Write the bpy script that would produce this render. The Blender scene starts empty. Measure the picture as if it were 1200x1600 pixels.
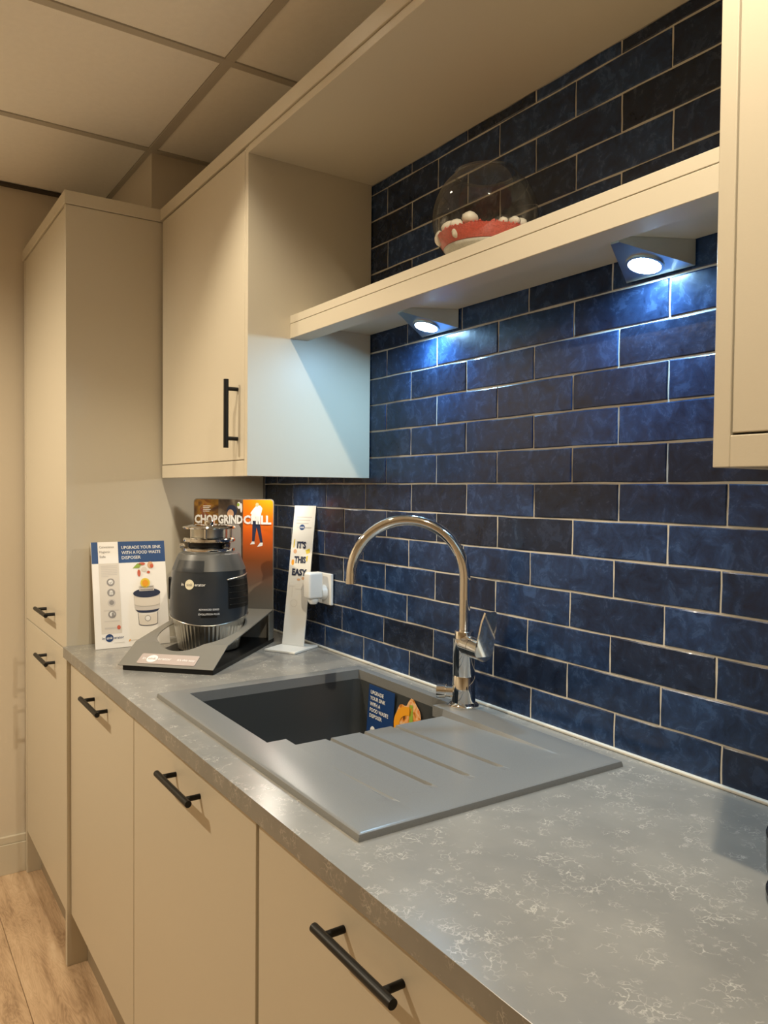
import bpy, bmesh, math, random
from math import sin, cos, pi, radians as rad, sqrt
from mathutils import Matrix, Vector

# ------------------------------------------------------------------ camera, light level
SC = bpy.context.scene
COL = SC.collection
cam_data = bpy.data.cameras.new('camera')
cam = bpy.data.objects.new('camera', cam_data)
COL.objects.link(cam)
SC.camera = cam
cam_data.sensor_fit = 'VERTICAL'
cam_data.sensor_height = 36.0
cam_data.sensor_width = 27.0
cam_data.lens = 1216.73 / 1600 * 36.0
cam_data.clip_start = 0.02
YAW, PITCH, ROLL = rad(146.1765), rad(-1.6056), rad(0.5324)
_fw = Vector((cos(PITCH) * cos(YAW), cos(PITCH) * sin(YAW), sin(PITCH)))
_r = _fw.cross(Vector((0, 0, 1))).normalized()
_u = _r.cross(_fw)
_r2 = _r * cos(ROLL) + _u * sin(ROLL)
_u2 = -_r * sin(ROLL) + _u * cos(ROLL)
_m = Matrix((_r2, _u2, -_fw)).transposed().to_4x4()
_m.translation = Vector((0.7888, -1.073, 1.3543))
cam.matrix_world = _m

world = bpy.data.worlds.new('world')
SC.world = world
world.use_nodes = True
world.node_tree.nodes['Background'].inputs[0].default_value = (0.5, 0.45, 0.4, 1)
world.node_tree.nodes['Background'].inputs[1].default_value = 0.02

SC.view_settings.view_transform = 'Standard'
SC.view_settings.look = 'None'
SC.view_settings.gamma = 1.0
SC.view_settings.use_curve_mapping = False
SC.view_settings.exposure = 0.0

WARM = (1.0, 0.86, 0.64)      # ceiling downlights
COOL = (0.38, 0.70, 1.0)      # small cabinet lights
DOWN_W = (62.0, 32.0, 108.0)   # watts of the three downlight spots
LED_L = 450.0

# ------------------------------------------------------------------ materials
def sock(n, *names):
    for k in names:
        if k in n.inputs:
            return n.inputs[k]

def mat(name, col, rough=0.5, metal=0.0, coat=0.0, bump=0.0, bscale=200.0, vary=0.0, vscale=6.0, spec=None):
    m = bpy.data.materials.new(name)
    m.use_nodes = True
    nt = m.node_tree
    b = nt.nodes['Principled BSDF']
    b.inputs['Base Color'].default_value = (*col, 1)
    b.inputs['Roughness'].default_value = rough
    b.inputs['Metallic'].default_value = metal
    if coat:
        b.inputs['Coat Weight'].default_value = coat
        b.inputs['Coat Roughness'].default_value = 0.06
    if spec is not None:
        b.inputs['Specular IOR Level'].default_value = spec
    if bump or vary:
        tc = nt.nodes.new('ShaderNodeTexCoord')
        if bump:
            nz = nt.nodes.new('ShaderNodeTexNoise')
            nz.inputs['Scale'].default_value = bscale
            nz.inputs['Detail'].default_value = 3
            nt.links.new(tc.outputs['Object'], nz.inputs['Vector'])
            bp = nt.nodes.new('ShaderNodeBump')
            bp.inputs['Strength'].default_value = bump
            bp.inputs['Distance'].default_value = 0.002
            nt.links.new(nz.outputs['Fac'], bp.inputs['Height'])
            nt.links.new(bp.outputs['Normal'], b.inputs['Normal'])
        if vary:
            nv = nt.nodes.new('ShaderNodeTexNoise')
            nv.inputs['Scale'].default_value = vscale
            nv.inputs['Detail'].default_value = 5
            nt.links.new(tc.outputs['Object'], nv.inputs['Vector'])
            mx = nt.nodes.new('ShaderNodeMix')
            mx.data_type = 'RGBA'
            mx.inputs[6].default_value = (*[c * (1 - vary) for c in col], 1)
            mx.inputs[7].default_value = (*[min(1, c * (1 + vary)) for c in col], 1)
            nt.links.new(nv.outputs['Fac'], mx.inputs[0])
            nt.links.new(mx.outputs[2], b.inputs['Base Color'])
    return m

def emit(name, col, strength):
    m = bpy.data.materials.new(name)
    m.use_nodes = True
    nt = m.node_tree
    nt.nodes.remove(nt.nodes['Principled BSDF'])
    e = nt.nodes.new('ShaderNodeEmission')
    e.inputs[0].default_value = (*col, 1)
    e.inputs[1].default_value = strength
    nt.links.new(e.outputs[0], nt.nodes['Material Output'].inputs[0])
    return m

def ramp(nt, stops):
    r = nt.nodes.new('ShaderNodeValToRGB')
    el = r.color_ramp.elements
    while len(el) > 1:
        el.remove(el[-1])
    el[0].position = stops[0][0]
    el[0].color = (*stops[0][1], 1)
    for p_, c_ in stops[1:]:
        e = el.new(p_)
        e.color = (*c_, 1)
    return r

M = {}
M['cab'] = mat('cashmere cabinet paint', (0.61, 0.555, 0.445), 0.42, bump=0.03, bscale=400)
M['cab_in'] = mat('cabinet inside board', (0.55, 0.48, 0.38), 0.6)
M['wall'] = mat('beige wall paint', (0.64, 0.57, 0.46), 0.75, bump=0.05, bscale=150)
M['ceil'] = mat('ceiling tile', (0.93, 0.90, 0.84), 0.9, bump=0.25, bscale=300, vary=0.04, vscale=60)
M['bar'] = mat('ceiling grid metal', (0.50, 0.46, 0.39), 0.6)
M['black'] = mat('black powder coat', (0.006, 0.006, 0.006), 0.42, spec=0.3)
M['chrome'] = mat('polished chrome', (0.80, 0.79, 0.77), 0.06, 1.0)
M['steel'] = mat('brushed steel', (0.55, 0.54, 0.50), 0.28, 1.0)
M['grout'] = mat('pale grout', (0.60, 0.57, 0.51), 0.85, bump=0.2, bscale=500)
M['seal'] = mat('sealant bead', (0.62, 0.60, 0.53), 0.4)
M['white'] = mat('white plastic', (0.80, 0.79, 0.76), 0.35)
M['paper'] = mat('white printed card', (0.93, 0.91, 0.88), 0.4)
M['foam'] = mat('white sign panel', (0.82, 0.80, 0.74), 0.35)
M['navy'] = mat('navy print', (0.012, 0.045, 0.16), 0.35)
M['blue'] = mat('header blue print', (0.025, 0.075, 0.22), 0.35)
M['ink'] = mat('dark ink print', (0.02, 0.03, 0.07), 0.4)
M['greyink'] = mat('grey ink print', (0.30, 0.28, 0.27), 0.4)
M['lightink'] = mat('light grey print', (0.62, 0.58, 0.54), 0.4)
M['boxink'] = mat('warm grey column print', (0.74, 0.69, 0.62), 0.4)
M['wprint'] = mat('white print', (0.85, 0.84, 0.82), 0.4)
M['orangeprint'] = mat('orange fruit print', (0.85, 0.36, 0.02), 0.4)
M['redprint'] = mat('red fruit print', (0.60, 0.12, 0.06), 0.4)
M['greenprint'] = mat('green leaf print', (0.30, 0.42, 0.05), 0.4)
M['yellowprint'] = mat('yellow print', (0.78, 0.60, 0.06), 0.4)
M['skinprint'] = mat('peach print', (0.72, 0.42, 0.24), 0.4)
M['pinkplate'] = mat('pale name plate', (0.46, 0.38, 0.345), 0.3)
M['stand'] = mat('grey powder coated sheet', (0.22, 0.21, 0.185), 0.4, 0.2)
M['disp'] = mat('charcoal disposer shell', (0.022, 0.028, 0.036), 0.3, coat=0.3)
M['disp2'] = mat('grey disposer shoulder', (0.085, 0.087, 0.086), 0.4)
M['plinth'] = mat('plinth board', (0.34, 0.28, 0.20), 0.5)
M['sand'] = mat('white sand', (0.62, 0.58, 0.50), 0.9, bump=0.6, bscale=600, vary=0.25, vscale=300)
M['gravel'] = mat('red gravel', (0.62, 0.10, 0.07), 0.75, bump=0.8, bscale=500, vary=0.45, vscale=260)
M['shell'] = mat('white pebble', (0.80, 0.74, 0.64), 0.5, vary=0.1, vscale=40)
M['twig'] = mat('dry moss', (0.20, 0.15, 0.07), 0.9)
M['tub'] = mat('black glazed ceramic', (0.012, 0.013, 0.016), 0.12)
M['lens_warm'] = emit('warm downlight lens', WARM, 25.0)
M['lens_warm'].cycles.emission_sampling = 'NONE'
M['lens_cool'] = emit('cool light lens', COOL, LED_L)
M['lens_white'] = emit('neutral light lens', (1.0, 0.92, 0.78), 150.0)

def tile_material():
    m = mat('blue glazed tile', (0.02, 0.04, 0.1), 0.16)
    nt = m.node_tree
    b = nt.nodes['Principled BSDF']
    b.inputs['Coat Weight'].default_value = 0.05
    b.inputs['Specular IOR Level'].default_value = 0.34
    b.inputs['Coat Roughness'].default_value = 0.05
    oi = nt.nodes.new('ShaderNodeObjectInfo')
    tc = nt.nodes.new('ShaderNodeTexCoord')
    mul = nt.nodes.new('ShaderNodeMath'); mul.operation = 'MULTIPLY'; mul.inputs[1].default_value = 57.0
    nt.links.new(oi.outputs['Random'], mul.inputs[0])
    add = nt.nodes.new('ShaderNodeVectorMath'); add.operation = 'ADD'
    nt.links.new(tc.outputs['Object'], add.inputs[0]); nt.links.new(mul.outputs[0], add.inputs[1])
    n1 = nt.nodes.new('ShaderNodeTexNoise'); n1.inputs['Scale'].default_value = 30; n1.inputs['Detail'].default_value = 6; n1.inputs['Roughness'].default_value = 0.72; n1.inputs['Distortion'].default_value = 0.6
    nt.links.new(add.outputs[0], n1.inputs['Vector'])
    base = ramp(nt, [(0.0, (0.009, 0.016, 0.036)), (0.25, (0.010, 0.023, 0.062)), (0.62, (0.013, 0.034, 0.094)), (1.0, (0.017, 0.042, 0.116))])
    base.color_ramp.interpolation = 'LINEAR'
    nt.links.new(oi.outputs['Random'], base.inputs[0])
    r2 = ramp(nt, [(0.33, (0.42, 0.45, 0.5)), (0.5, (0.95, 0.95, 0.95)), (0.68, (2.1, 1.95, 1.8))])
    nt.links.new(n1.outputs['Fac'], r2.inputs[0])
    mx = nt.nodes.new('ShaderNodeMix'); mx.data_type = 'RGBA'; mx.blend_type = 'MULTIPLY'; mx.inputs[0].default_value = 1.0
    nt.links.new(base.outputs[0], mx.inputs[6]); nt.links.new(r2.outputs[0], mx.inputs[7])
    nt.links.new(mx.outputs[2], b.inputs['Base Color'])
    n2 = nt.nodes.new('ShaderNodeTexNoise'); n2.inputs['Scale'].default_value = 24; n2.inputs['Detail'].default_value = 3.0
    nt.links.new(add.outputs[0], n2.inputs['Vector'])
    n3 = nt.nodes.new('ShaderNodeTexNoise'); n3.inputs['Scale'].default_value = 120; n3.inputs['Detail'].default_value = 3
    nt.links.new(add.outputs[0], n3.inputs['Vector'])
    ad = nt.nodes.new('ShaderNodeMath'); ad.operation = 'MULTIPLY_ADD'; ad.inputs[1].default_value = 0.12
    nt.links.new(n3.outputs['Fac'], ad.inputs[0]); nt.links.new(n2.outputs['Fac'], ad.inputs[2])
    bp = nt.nodes.new('ShaderNodeBump'); bp.inputs['Strength'].default_value = 0.30; bp.inputs['Distance'].default_value = 0.003
    nt.links.new(ad.outputs[0], bp.inputs['Height'])
    nt.links.new(bp.outputs['Normal'], b.inputs['Normal'])
    rr = nt.nodes.new('ShaderNodeMapRange'); rr.inputs[3].default_value = 0.16; rr.inputs[4].default_value = 0.36
    nt.links.new(n1.outputs['Fac'], rr.inputs[0]); nt.links.new(rr.outputs[0], b.inputs['Roughness'])
    return m
M['tile'] = tile_material()

def wood_material():
    m = mat('oak plank', (0.3, 0.2, 0.1), 0.45)
    nt = m.node_tree
    b = nt.nodes['Principled BSDF']
    oi = nt.nodes.new('ShaderNodeObjectInfo'); tc = nt.nodes.new('ShaderNodeTexCoord')
    mul = nt.nodes.new('ShaderNodeMath'); mul.operation = 'MULTIPLY'; mul.inputs[1].default_value = 41.0
    nt.links.new(oi.outputs['Random'], mul.inputs[0])
    add = nt.nodes.new('ShaderNodeVectorMath'); add.operation = 'ADD'
    nt.links.new(tc.outputs['Object'], add.inputs[0]); nt.links.new(mul.outputs[0], add.inputs[1])
    mp = nt.nodes.new('ShaderNodeMapping'); mp.inputs['Scale'].default_value = (1.2, 9.0, 1.0)
    nt.links.new(add.outputs[0], mp.inputs['Vector'])
    n1 = nt.nodes.new('ShaderNodeTexNoise'); n1.inputs['Scale'].default_value = 2.4; n1.inputs['Detail'].default_value = 3; n1.inputs['Distortion'].default_value = 2.2
    nt.links.new(mp.outputs[0], n1.inputs['Vector'])
    wv = nt.nodes.new('ShaderNodeMath'); wv.operation = 'MULTIPLY'; wv.inputs[1].default_value = 60.0
    nt.links.new(n1.outputs['Fac'], wv.inputs[0])
    sn = nt.nodes.new('ShaderNodeMath'); sn.operation = 'SINE'
    nt.links.new(wv.outputs[0], sn.inputs[0])
    n2 = nt.nodes.new('ShaderNodeTexNoise'); n2.inputs['Scale'].default_value = 4.5; n2.inputs['Detail'].default_value = 6
    mp2 = nt.nodes.new('ShaderNodeMapping'); mp2.inputs['Scale'].default_value = (1.0, 6.0, 1.0)
    nt.links.new(add.outputs[0], mp2.inputs['Vector']); nt.links.new(mp2.outputs[0], n2.inputs['Vector'])
    ma = nt.nodes.new('ShaderNodeMath'); ma.operation = 'MULTIPLY_ADD'; ma.inputs[1].default_value = 0.06
    nt.links.new(sn.outputs[0], ma.inputs[0]); nt.links.new(n2.outputs['Fac'], ma.inputs[2])
    r = ramp(nt, [(0.25, (0.30, 0.195, 0.115)), (0.45, (0.50, 0.345, 0.215)), (0.60, (0.60, 0.43, 0.275)), (0.8, (0.70, 0.54, 0.37))])
    nt.links.new(ma.outputs[0], r.inputs[0])
    nt.links.new(r.outputs[0], b.inputs['Base Color'])
    return m
M['wood'] = wood_material()

def worktop_material():
    m = mat('grey quartz', (0.2, 0.2, 0.19), 0.24)
    nt = m.node_tree
    b = nt.nodes['Principled BSDF']
    tc = nt.nodes.new('ShaderNodeTexCoord')
    n1 = nt.nodes.new('ShaderNodeTexNoise'); n1.inputs['Scale'].default_value = 9; n1.inputs['Detail'].default_value = 8
    nt.links.new(tc.outputs['Object'], n1.inputs['Vector'])
    r1 = ramp(nt, [(0.3, (0.205, 0.20, 0.185)), (0.7, (0.27, 0.26, 0.235))])
    nt.links.new(n1.outputs['Fac'], r1.inputs[0])
    # thin pale veins: distance to voronoi edges, distorted and patchy
    nd = nt.nodes.new('ShaderNodeTexNoise'); nd.inputs['Scale'].default_value = 70; nd.inputs['Detail'].default_value = 4
    nt.links.new(tc.outputs['Object'], nd.inputs['Vector'])
    mxv = nt.nodes.new('ShaderNodeVectorMath'); mxv.operation = 'MULTIPLY_ADD'
    mxv.inputs[1].default_value = (0.03, 0.03, 0.03)
    nt.links.new(nd.outputs['Color'], mxv.inputs[0]); nt.links.new(tc.outputs['Object'], mxv.inputs[2])
    vo = nt.nodes.new('ShaderNodeTexVoronoi'); vo.feature = 'DISTANCE_TO_EDGE'; vo.inputs['Scale'].default_value = 85
    nt.links.new(mxv.outputs[0], vo.inputs['Vector'])
    rv = ramp(nt, [(0.0, (1, 1, 1)), (0.035, (0.5, 0.5, 0.5)), (0.075, (0, 0, 0))])
    nt.links.new(vo.outputs['Distance'], rv.inputs[0])
    np_ = nt.nodes.new('ShaderNodeTexNoise'); np_.inputs['Scale'].default_value = 40; np_.inputs['Detail'].default_value = 4
    nt.links.new(tc.outputs['Object'], np_.inputs['Vector'])
    rp = ramp(nt, [(0.50, (0, 0, 0)), (0.66, (1, 1, 1))])
    nt.links.new(np_.outputs['Fac'], rp.inputs[0])
    mu = nt.nodes.new('ShaderNodeMath'); mu.operation = 'MULTIPLY'
    nt.links.new(rv.outputs[0], mu.inputs[0]); nt.links.new(rp.outputs[0], mu.inputs[1])
    mx = nt.nodes.new('ShaderNodeMix'); mx.data_type = 'RGBA'
    mx.inputs[7].default_value = (0.48, 0.455, 0.40, 1)
    nt.links.new(mu.outputs[0], mx.inputs[0]); nt.links.new(r1.outputs[0], mx.inputs[6])
    nt.links.new(mx.outputs[2], b.inputs['Base Color'])
    return m
M['worktop'] = worktop_material()
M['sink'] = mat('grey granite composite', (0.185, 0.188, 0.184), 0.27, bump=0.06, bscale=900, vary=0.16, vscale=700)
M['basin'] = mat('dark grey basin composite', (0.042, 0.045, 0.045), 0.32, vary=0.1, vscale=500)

def glass_material():
    m = bpy.data.materials.new('thin clear glass')
    m.use_nodes = True
    nt = m.node_tree
    nt.nodes.remove(nt.nodes['Principled BSDF'])
    t = nt.nodes.new('ShaderNodeBsdfTransparent'); t.inputs[0].default_value = (0.88, 0.89, 0.88, 1)
    g = nt.nodes.new('ShaderNodeBsdfGlossy'); g.inputs['Roughness'].default_value = 0.02
    lw = nt.nodes.new('ShaderNodeLayerWeight'); lw.inputs['Blend'].default_value = 0.5
    pw = nt.nodes.new('ShaderNodeMath'); pw.operation = 'POWER'; pw.inputs[1].default_value = 3.0
    nt.links.new(lw.outputs['Facing'], pw.inputs[0])
    f = nt.nodes.new('ShaderNodeMath'); f.operation = 'MULTIPLY_ADD'; f.inputs[1].default_value = 0.60; f.inputs[2].default_value = 0.06
    nt.links.new(pw.outputs[0], f.inputs[0])
    mx = nt.nodes.new('ShaderNodeMixShader')
    nt.links.new(f.outputs[0], mx.inputs[0]); nt.links.new(t.outputs[0], mx.inputs[1]); nt.links.new(g.outputs[0], mx.inputs[2])
    nt.links.new(mx.outputs[0], nt.nodes['Material Output'].inputs[0])
    return m
M['glass'] = glass_material()

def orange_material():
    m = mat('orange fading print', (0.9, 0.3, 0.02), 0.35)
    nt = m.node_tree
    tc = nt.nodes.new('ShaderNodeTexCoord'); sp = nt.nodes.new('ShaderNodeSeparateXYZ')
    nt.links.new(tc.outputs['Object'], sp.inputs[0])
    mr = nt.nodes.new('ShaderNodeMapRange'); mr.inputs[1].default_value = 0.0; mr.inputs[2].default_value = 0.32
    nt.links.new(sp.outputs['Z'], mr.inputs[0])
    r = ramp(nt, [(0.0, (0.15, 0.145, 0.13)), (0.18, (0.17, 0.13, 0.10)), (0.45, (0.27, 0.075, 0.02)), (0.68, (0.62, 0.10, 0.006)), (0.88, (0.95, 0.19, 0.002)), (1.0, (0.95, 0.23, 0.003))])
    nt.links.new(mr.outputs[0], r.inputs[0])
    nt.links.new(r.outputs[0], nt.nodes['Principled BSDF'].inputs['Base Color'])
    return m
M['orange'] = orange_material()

def collage_material(name, stops, scale):
    m = mat(name, (0.3, 0.2, 0.1), 0.35)
    nt = m.node_tree
    tc = nt.nodes.new('ShaderNodeTexCoord')
    n = nt.nodes.new('ShaderNodeTexNoise'); n.inputs['Scale'].default_value = scale; n.inputs['Detail'].default_value = 3; n.inputs['Distortion'].default_value = 0.8
    nt.links.new(tc.outputs['Object'], n.inputs['Vector'])
    r = ramp(nt, stops)
    nt.links.new(n.outputs['Fac'], r.inputs[0])
    nt.links.new(r.outputs[0], nt.nodes['Principled BSDF'].inputs['Base Color'])
    return m
M['chop'] = collage_material('chopped food photo print', [(0.32, (0.05, 0.02, 0.012)), (0.45, (0.16, 0.075, 0.015)), (0.55, (0.32, 0.16, 0.02)), (0.65, (0.20, 0.035, 0.03)), (0.75, (0.30, 0.22, 0.10))], 26)
M['grind'] = collage_material('kitchen photo print', [(0.3, (0.035, 0.025, 0.02)), (0.5, (0.11, 0.075, 0.05)), (0.62, (0.20, 0.16, 0.11)), (0.75, (0.24, 0.07, 0.06))], 20)
M['foodprint'] = collage_material('food scraps print', [(0.3, (0.10, 0.05, 0.02)), (0.42, (0.75, 0.26, 0.03)), (0.55, (0.82, 0.55, 0.30)), (0.68, (0.75, 0.20, 0.03)), (0.8, (0.35, 0.45, 0.08))], 45)

# ------------------------------------------------------------------ mesh helpers
def tag(o, label=None, cat=None, group=None, kind=None):
    if label: o['label'] = label
    if cat: o['category'] = cat
    if group: o['group'] = group
    if kind: o['kind'] = kind
    return o

def thing(name, loc, label, cat, rotz=0.0, group=None):
    o = bpy.data.objects.new(name, None)
    o.empty_display_size = 0.05
    COL.objects.link(o)
    o.location = loc
    o.rotation_euler = (0, 0, rotz)
    return tag(o, label, cat, group)

ORG = {}   # object -> world origin used for geometry given in world coordinates

class MB:
    def __init__(self):
        self.bm = bmesh.new()
    def box(self, x0, x1, y0, y1, z0, z1, bevel=0.0, seg=2):
        tmp = bmesh.new()
        v = [tmp.verts.new((x, y, z)) for x in (x0, x1) for y in (y0, y1) for z in (z0, z1)]
        for f in ((0, 1, 3, 2), (4, 6, 7, 5), (0, 4, 5, 1), (2, 3, 7, 6), (0, 2, 6, 4), (1, 5, 7, 3)):
            tmp.faces.new([v[i] for i in f])
        if bevel > 0:
            bmesh.ops.bevel(tmp, geom=list(tmp.edges), offset=bevel, segments=seg, profile=0.5, affect='EDGES')
        self._merge(tmp)
        return self
    def _merge(self, tmp):
        me = bpy.data.meshes.new('tmp')
        tmp.to_mesh(me); tmp.free()
        self.bm.from_mesh(me)
        bpy.data.meshes.remove(me)
    def cyl(self, p0, p1, r0, r1=None, n=20, cap=True):
        r1 = r0 if r1 is None else r1
        p0, p1 = Vector(p0), Vector(p1)
        d = (p1 - p0).normalized()
        a = d.orthogonal().normalized(); b = d.cross(a)
        A = [self.bm.verts.new(p0 + (a * cos(2 * pi * i / n) + b * sin(2 * pi * i / n)) * r0) for i in range(n)]
        B = [self.bm.verts.new(p1 + (a * cos(2 * pi * i / n) + b * sin(2 * pi * i / n)) * r1) for i in range(n)]
        for i in range(n):
            self.bm.faces.new((A[i], A[(i + 1) % n], B[(i + 1) % n], B[i]))
        if cap:
            self.bm.faces.new(A[::-1]); self.bm.faces.new(B)
        return self
    def tube(self, path, r, n=16):
        path = [Vector(p) for p in path]
        rings = []
        ref = None
        for i, p in enumerate(path):
            d = (path[min(i + 1, len(path) - 1)] - path[max(i - 1, 0)]).normalized()
            if ref is None:
                ref = d.orthogonal().normalized()
            a = (ref - d * ref.dot(d)).normalized(); ref = a
            b = d.cross(a)
            rings.append([self.bm.verts.new(p + (a * cos(2 * pi * k / n) + b * sin(2 * pi * k / n)) * r) for k in range(n)])
        for A, B in zip(rings, rings[1:]):
            for k in range(n):
                self.bm.faces.new((A[k], A[(k + 1) % n], B[(k + 1) % n], B[k]))
        self.bm.faces.new(rings[0][::-1]); self.bm.faces.new(rings[-1])
        return self
    def lathe(self, prof, c=(0, 0, 0), n=48, a0=0.0, a1=2 * pi, rmod=None):
        full = abs(a1 - a0 - 2 * pi) < 1e-6
        m = n if full else n + 1
        rings = []
        for r, z in prof:
            if r < 1e-6:
                rings.append([self.bm.verts.new((c[0], c[1], c[2] + z))])
            else:
                ring = []
                for k in range(m):
                    t = a0 + (a1 - a0) * k / n
                    rr = r if rmod is None else rmod(r, z, t)
                    ring.append(self.bm.verts.new((c[0] + rr * cos(t), c[1] + rr * sin(t), c[2] + z)))
                rings.append(ring)
        for A, B in zip(rings, rings[1:]):
            for k in range(n):
                k2 = (k + 1) % m
                if len(A) == 1 and len(B) == 1: continue
                if len(A) == 1: self.bm.faces.new((A[0], B[k2], B[k]))
                elif len(B) == 1: self.bm.faces.new((A[k], A[k2], B[0]))
                else: self.bm.faces.new((A[k], A[k2], B[k2], B[k]))
        return self
    def face(self, pts):
        self.bm.faces.new([self.bm.verts.new(p) for p in pts])
        return self
    def prism(self, pts, h0, h1):
        """polygon in xy extruded from z=h0 to z=h1"""
        A = [self.bm.verts.new((x, y, h0)) for x, y in pts]
        B = [self.bm.verts.new((x, y, h1)) for x, y in pts]
        n = len(pts)
        self.bm.faces.new(A[::-1]); self.bm.faces.new(B)
        for i in range(n):
            self.bm.faces.new((A[i], A[(i + 1) % n], B[(i + 1) % n], B[i]))
        return self
    def mesh(self, name, material, smooth=False, off=(0, 0, 0), normals=True):
        bm = self.bm
        if normals:
            bmesh.ops.recalc_face_normals(bm, faces=list(bm.faces))
        if any(off):
            bmesh.ops.translate(bm, vec=Vector(off) * -1, verts=list(bm.verts))
        me = bpy.data.meshes.new(name)
        bm.to_mesh(me); bm.free()
        me.materials.append(material)
        if smooth:
            me.polygons.foreach_set('use_smooth', [True] * len(me.polygons))
            if smooth is not True:
                me.set_sharp_from_angle(angle=rad(smooth))
        return me
    def build(self, name, material, parent=None, smooth=False, local=False, normals=True):
        org = (0, 0, 0)
        if parent is not None and not local:
            org = ORG.get(parent.name, tuple(parent.location))
        me = self.mesh(name, material, smooth, org, normals)
        o = bpy.data.objects.new(name, me)
        COL.objects.link(o)
        if parent is not None:
            o.parent = parent
            ORG[o.name] = org
        return o

def text_mesh(s, size, bold=0.0, align='LEFT', width=None):
    cu = bpy.data.curves.new('t', 'FONT')
    cu.body = s; cu.size = size; cu.offset = bold * size; cu.align_x = align; cu.resolution_u = 2
    ob = bpy.data.objects.new('t', cu)
    COL.objects.link(ob)
    dg = bpy.context.evaluated_depsgraph_get()
    me = bpy.data.meshes.new_from_object(ob.evaluated_get(dg))
    bpy.data.objects.remove(ob); bpy.data.curves.remove(cu)
    if width:
        xs = [v.co.x for v in me.vertices]
        k = width / (max(xs) - min(xs)); x0 = min(xs)
        for v in me.vertices:
            v.co.x = (v.co.x - (x0 if align == 'LEFT' else 0)) * k
    return me

def ptext(parent, s, x, z, size, material, layer=2, bold=0.0, align='LEFT', width=None, name='lettering'):
    """flat lettering on a board whose front is the plane y=0 facing -y"""
    me = text_mesh(s, size, bold, align, width)
    for v in me.vertices:
        v.co = Vector((x + v.co.x, -0.0003 * layer, z + v.co.y))
    me.materials.clear(); me.materials.append(material)
    me.name = name
    o = bpy.data.objects.new(name, me); COL.objects.link(o); o.parent = parent
    return o

FINE = ('small_print', 'line_drawing')
def pshape(parent, name, polys, material, layer=1):
    if len(polys) > 1 and name not in FINE:
        for p_ in polys:
            o = pshape(parent, name, [p_], material, layer)
        return o
    mb = MB()
    for pts in polys:
        mb.face([(x, -0.0003 * layer, z) for x, z in pts])
    bm = mb.bm
    for f in bm.faces:
        f.normal_update()
        if f.normal.y > 0: f.normal_flip()
    me = mb.mesh(name, material, normals=False)
    o = bpy.data.objects.new(name, me); COL.objects.link(o); o.parent = parent
    if name in FINE: o['kind'] = 'stuff'
    return o

def rect(x0, x1, z0, z1): return [(x0, z0), (x1, z0), (x1, z1), (x0, z1)]
def disc(x, z, rx, rz=None, n=24, a0=0.0, a1=2 * pi):
    rz = rx if rz is None else rz
    full = abs(a1 - a0 - 2 * pi) < 1e-6
    return [(x + rx * cos(a0 + (a1 - a0) * i / (n if full else n - 1)), z + rz * sin(a0 + (a1 - a0) * i / (n if full else n - 1))) for i in range(n)]
def rrect(x0, x1, z0, z1, r, n=5):
    p = []
    for cx, cz, a in ((x1 - r, z1 - r, 0), (x0 + r, z1 - r, 90), (x0 + r, z0 + r, 180), (x1 - r, z0 + r, 270)):
        p += [(cx + r * cos(rad(a + 90 * i / n)), cz + r * sin(rad(a + 90 * i / n))) for i in range(n + 1)]
    return p

def board(parent, name, pts, thick, material):
    """upright slab: outline in x,z, front at y=0, back at y=thick"""
    mb = MB()
    A = [mb.bm.verts.new((x, 0, z)) for x, z in pts]; B = [mb.bm.verts.new((x, thick, z)) for x, z in pts]
    n = len(pts)
    mb.bm.faces.new(A); mb.bm.faces.new(B[::-1])
    for i in range(n):
        mb.bm.faces.new((A[i], B[i], B[(i + 1) % n], A[(i + 1) % n]))
    return mb.build(name, material, parent, local=True)

def logo(parent, x, z, r, dark, circle, txt, layer=1, scale=1.0):
    """round badge with a word in it and word pieces either side"""
    pshape(parent, 'badge', [disc(x, z, r)], circle, layer)
    ptext(parent, 'sink', x, z - 0.30 * r, r * 0.95, txt, layer + 1, 0.02, 'CENTER')
    ptext(parent, 'in', x - r * 1.12, z - 0.30 * r, r * 0.95, dark, layer + 1, 0.01, 'RIGHT')
    ptext(parent, 'erator', x + r * 1.12, z - 0.30 * r, r * 0.95, dark, layer + 1, 0.01, 'LEFT')

random.seed(7)
W = 0.91                       # worktop height
CEIL = 2.3925
XL, XR, YF = -2.18, 2.2, -3.3  # room limits

# ------------------------------------------------------------------ room shell
fl = MB().box(XL, XR, YF, 0.0, -0.06, -0.006).build('floor', mat('floor screed', (0.12, 0.09, 0.06), 0.9)); tag(fl, kind='structure')
PW, PL = 0.184, 1.22
plank_cache = {}
y = YF
row = 0
while y < -0.001:
    y1 = min(y + PW, 0.0)
    x = XL - random.uniform(0.1, 1.1)
    while x < XR:
        a, b = max(x, XL), min(x + PL, XR)
        if b - a > 0.02:
            key = (round(b - a, 3), round(y1 - y, 3))
            if key not in plank_cache:
                plank_cache[key] = MB().box(0.0006, b - a - 0.0006, 0.0006, y1 - y - 0.0006, -0.006, 0.0, 0.0008, 1).mesh('plank', M['wood'])
            o = bpy.data.objects.new('plank', plank_cache[key]); COL.objects.link(o); o.parent = fl; o.location = (a, y, 0)
        x += PL
    y += PW; row += 1

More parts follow.
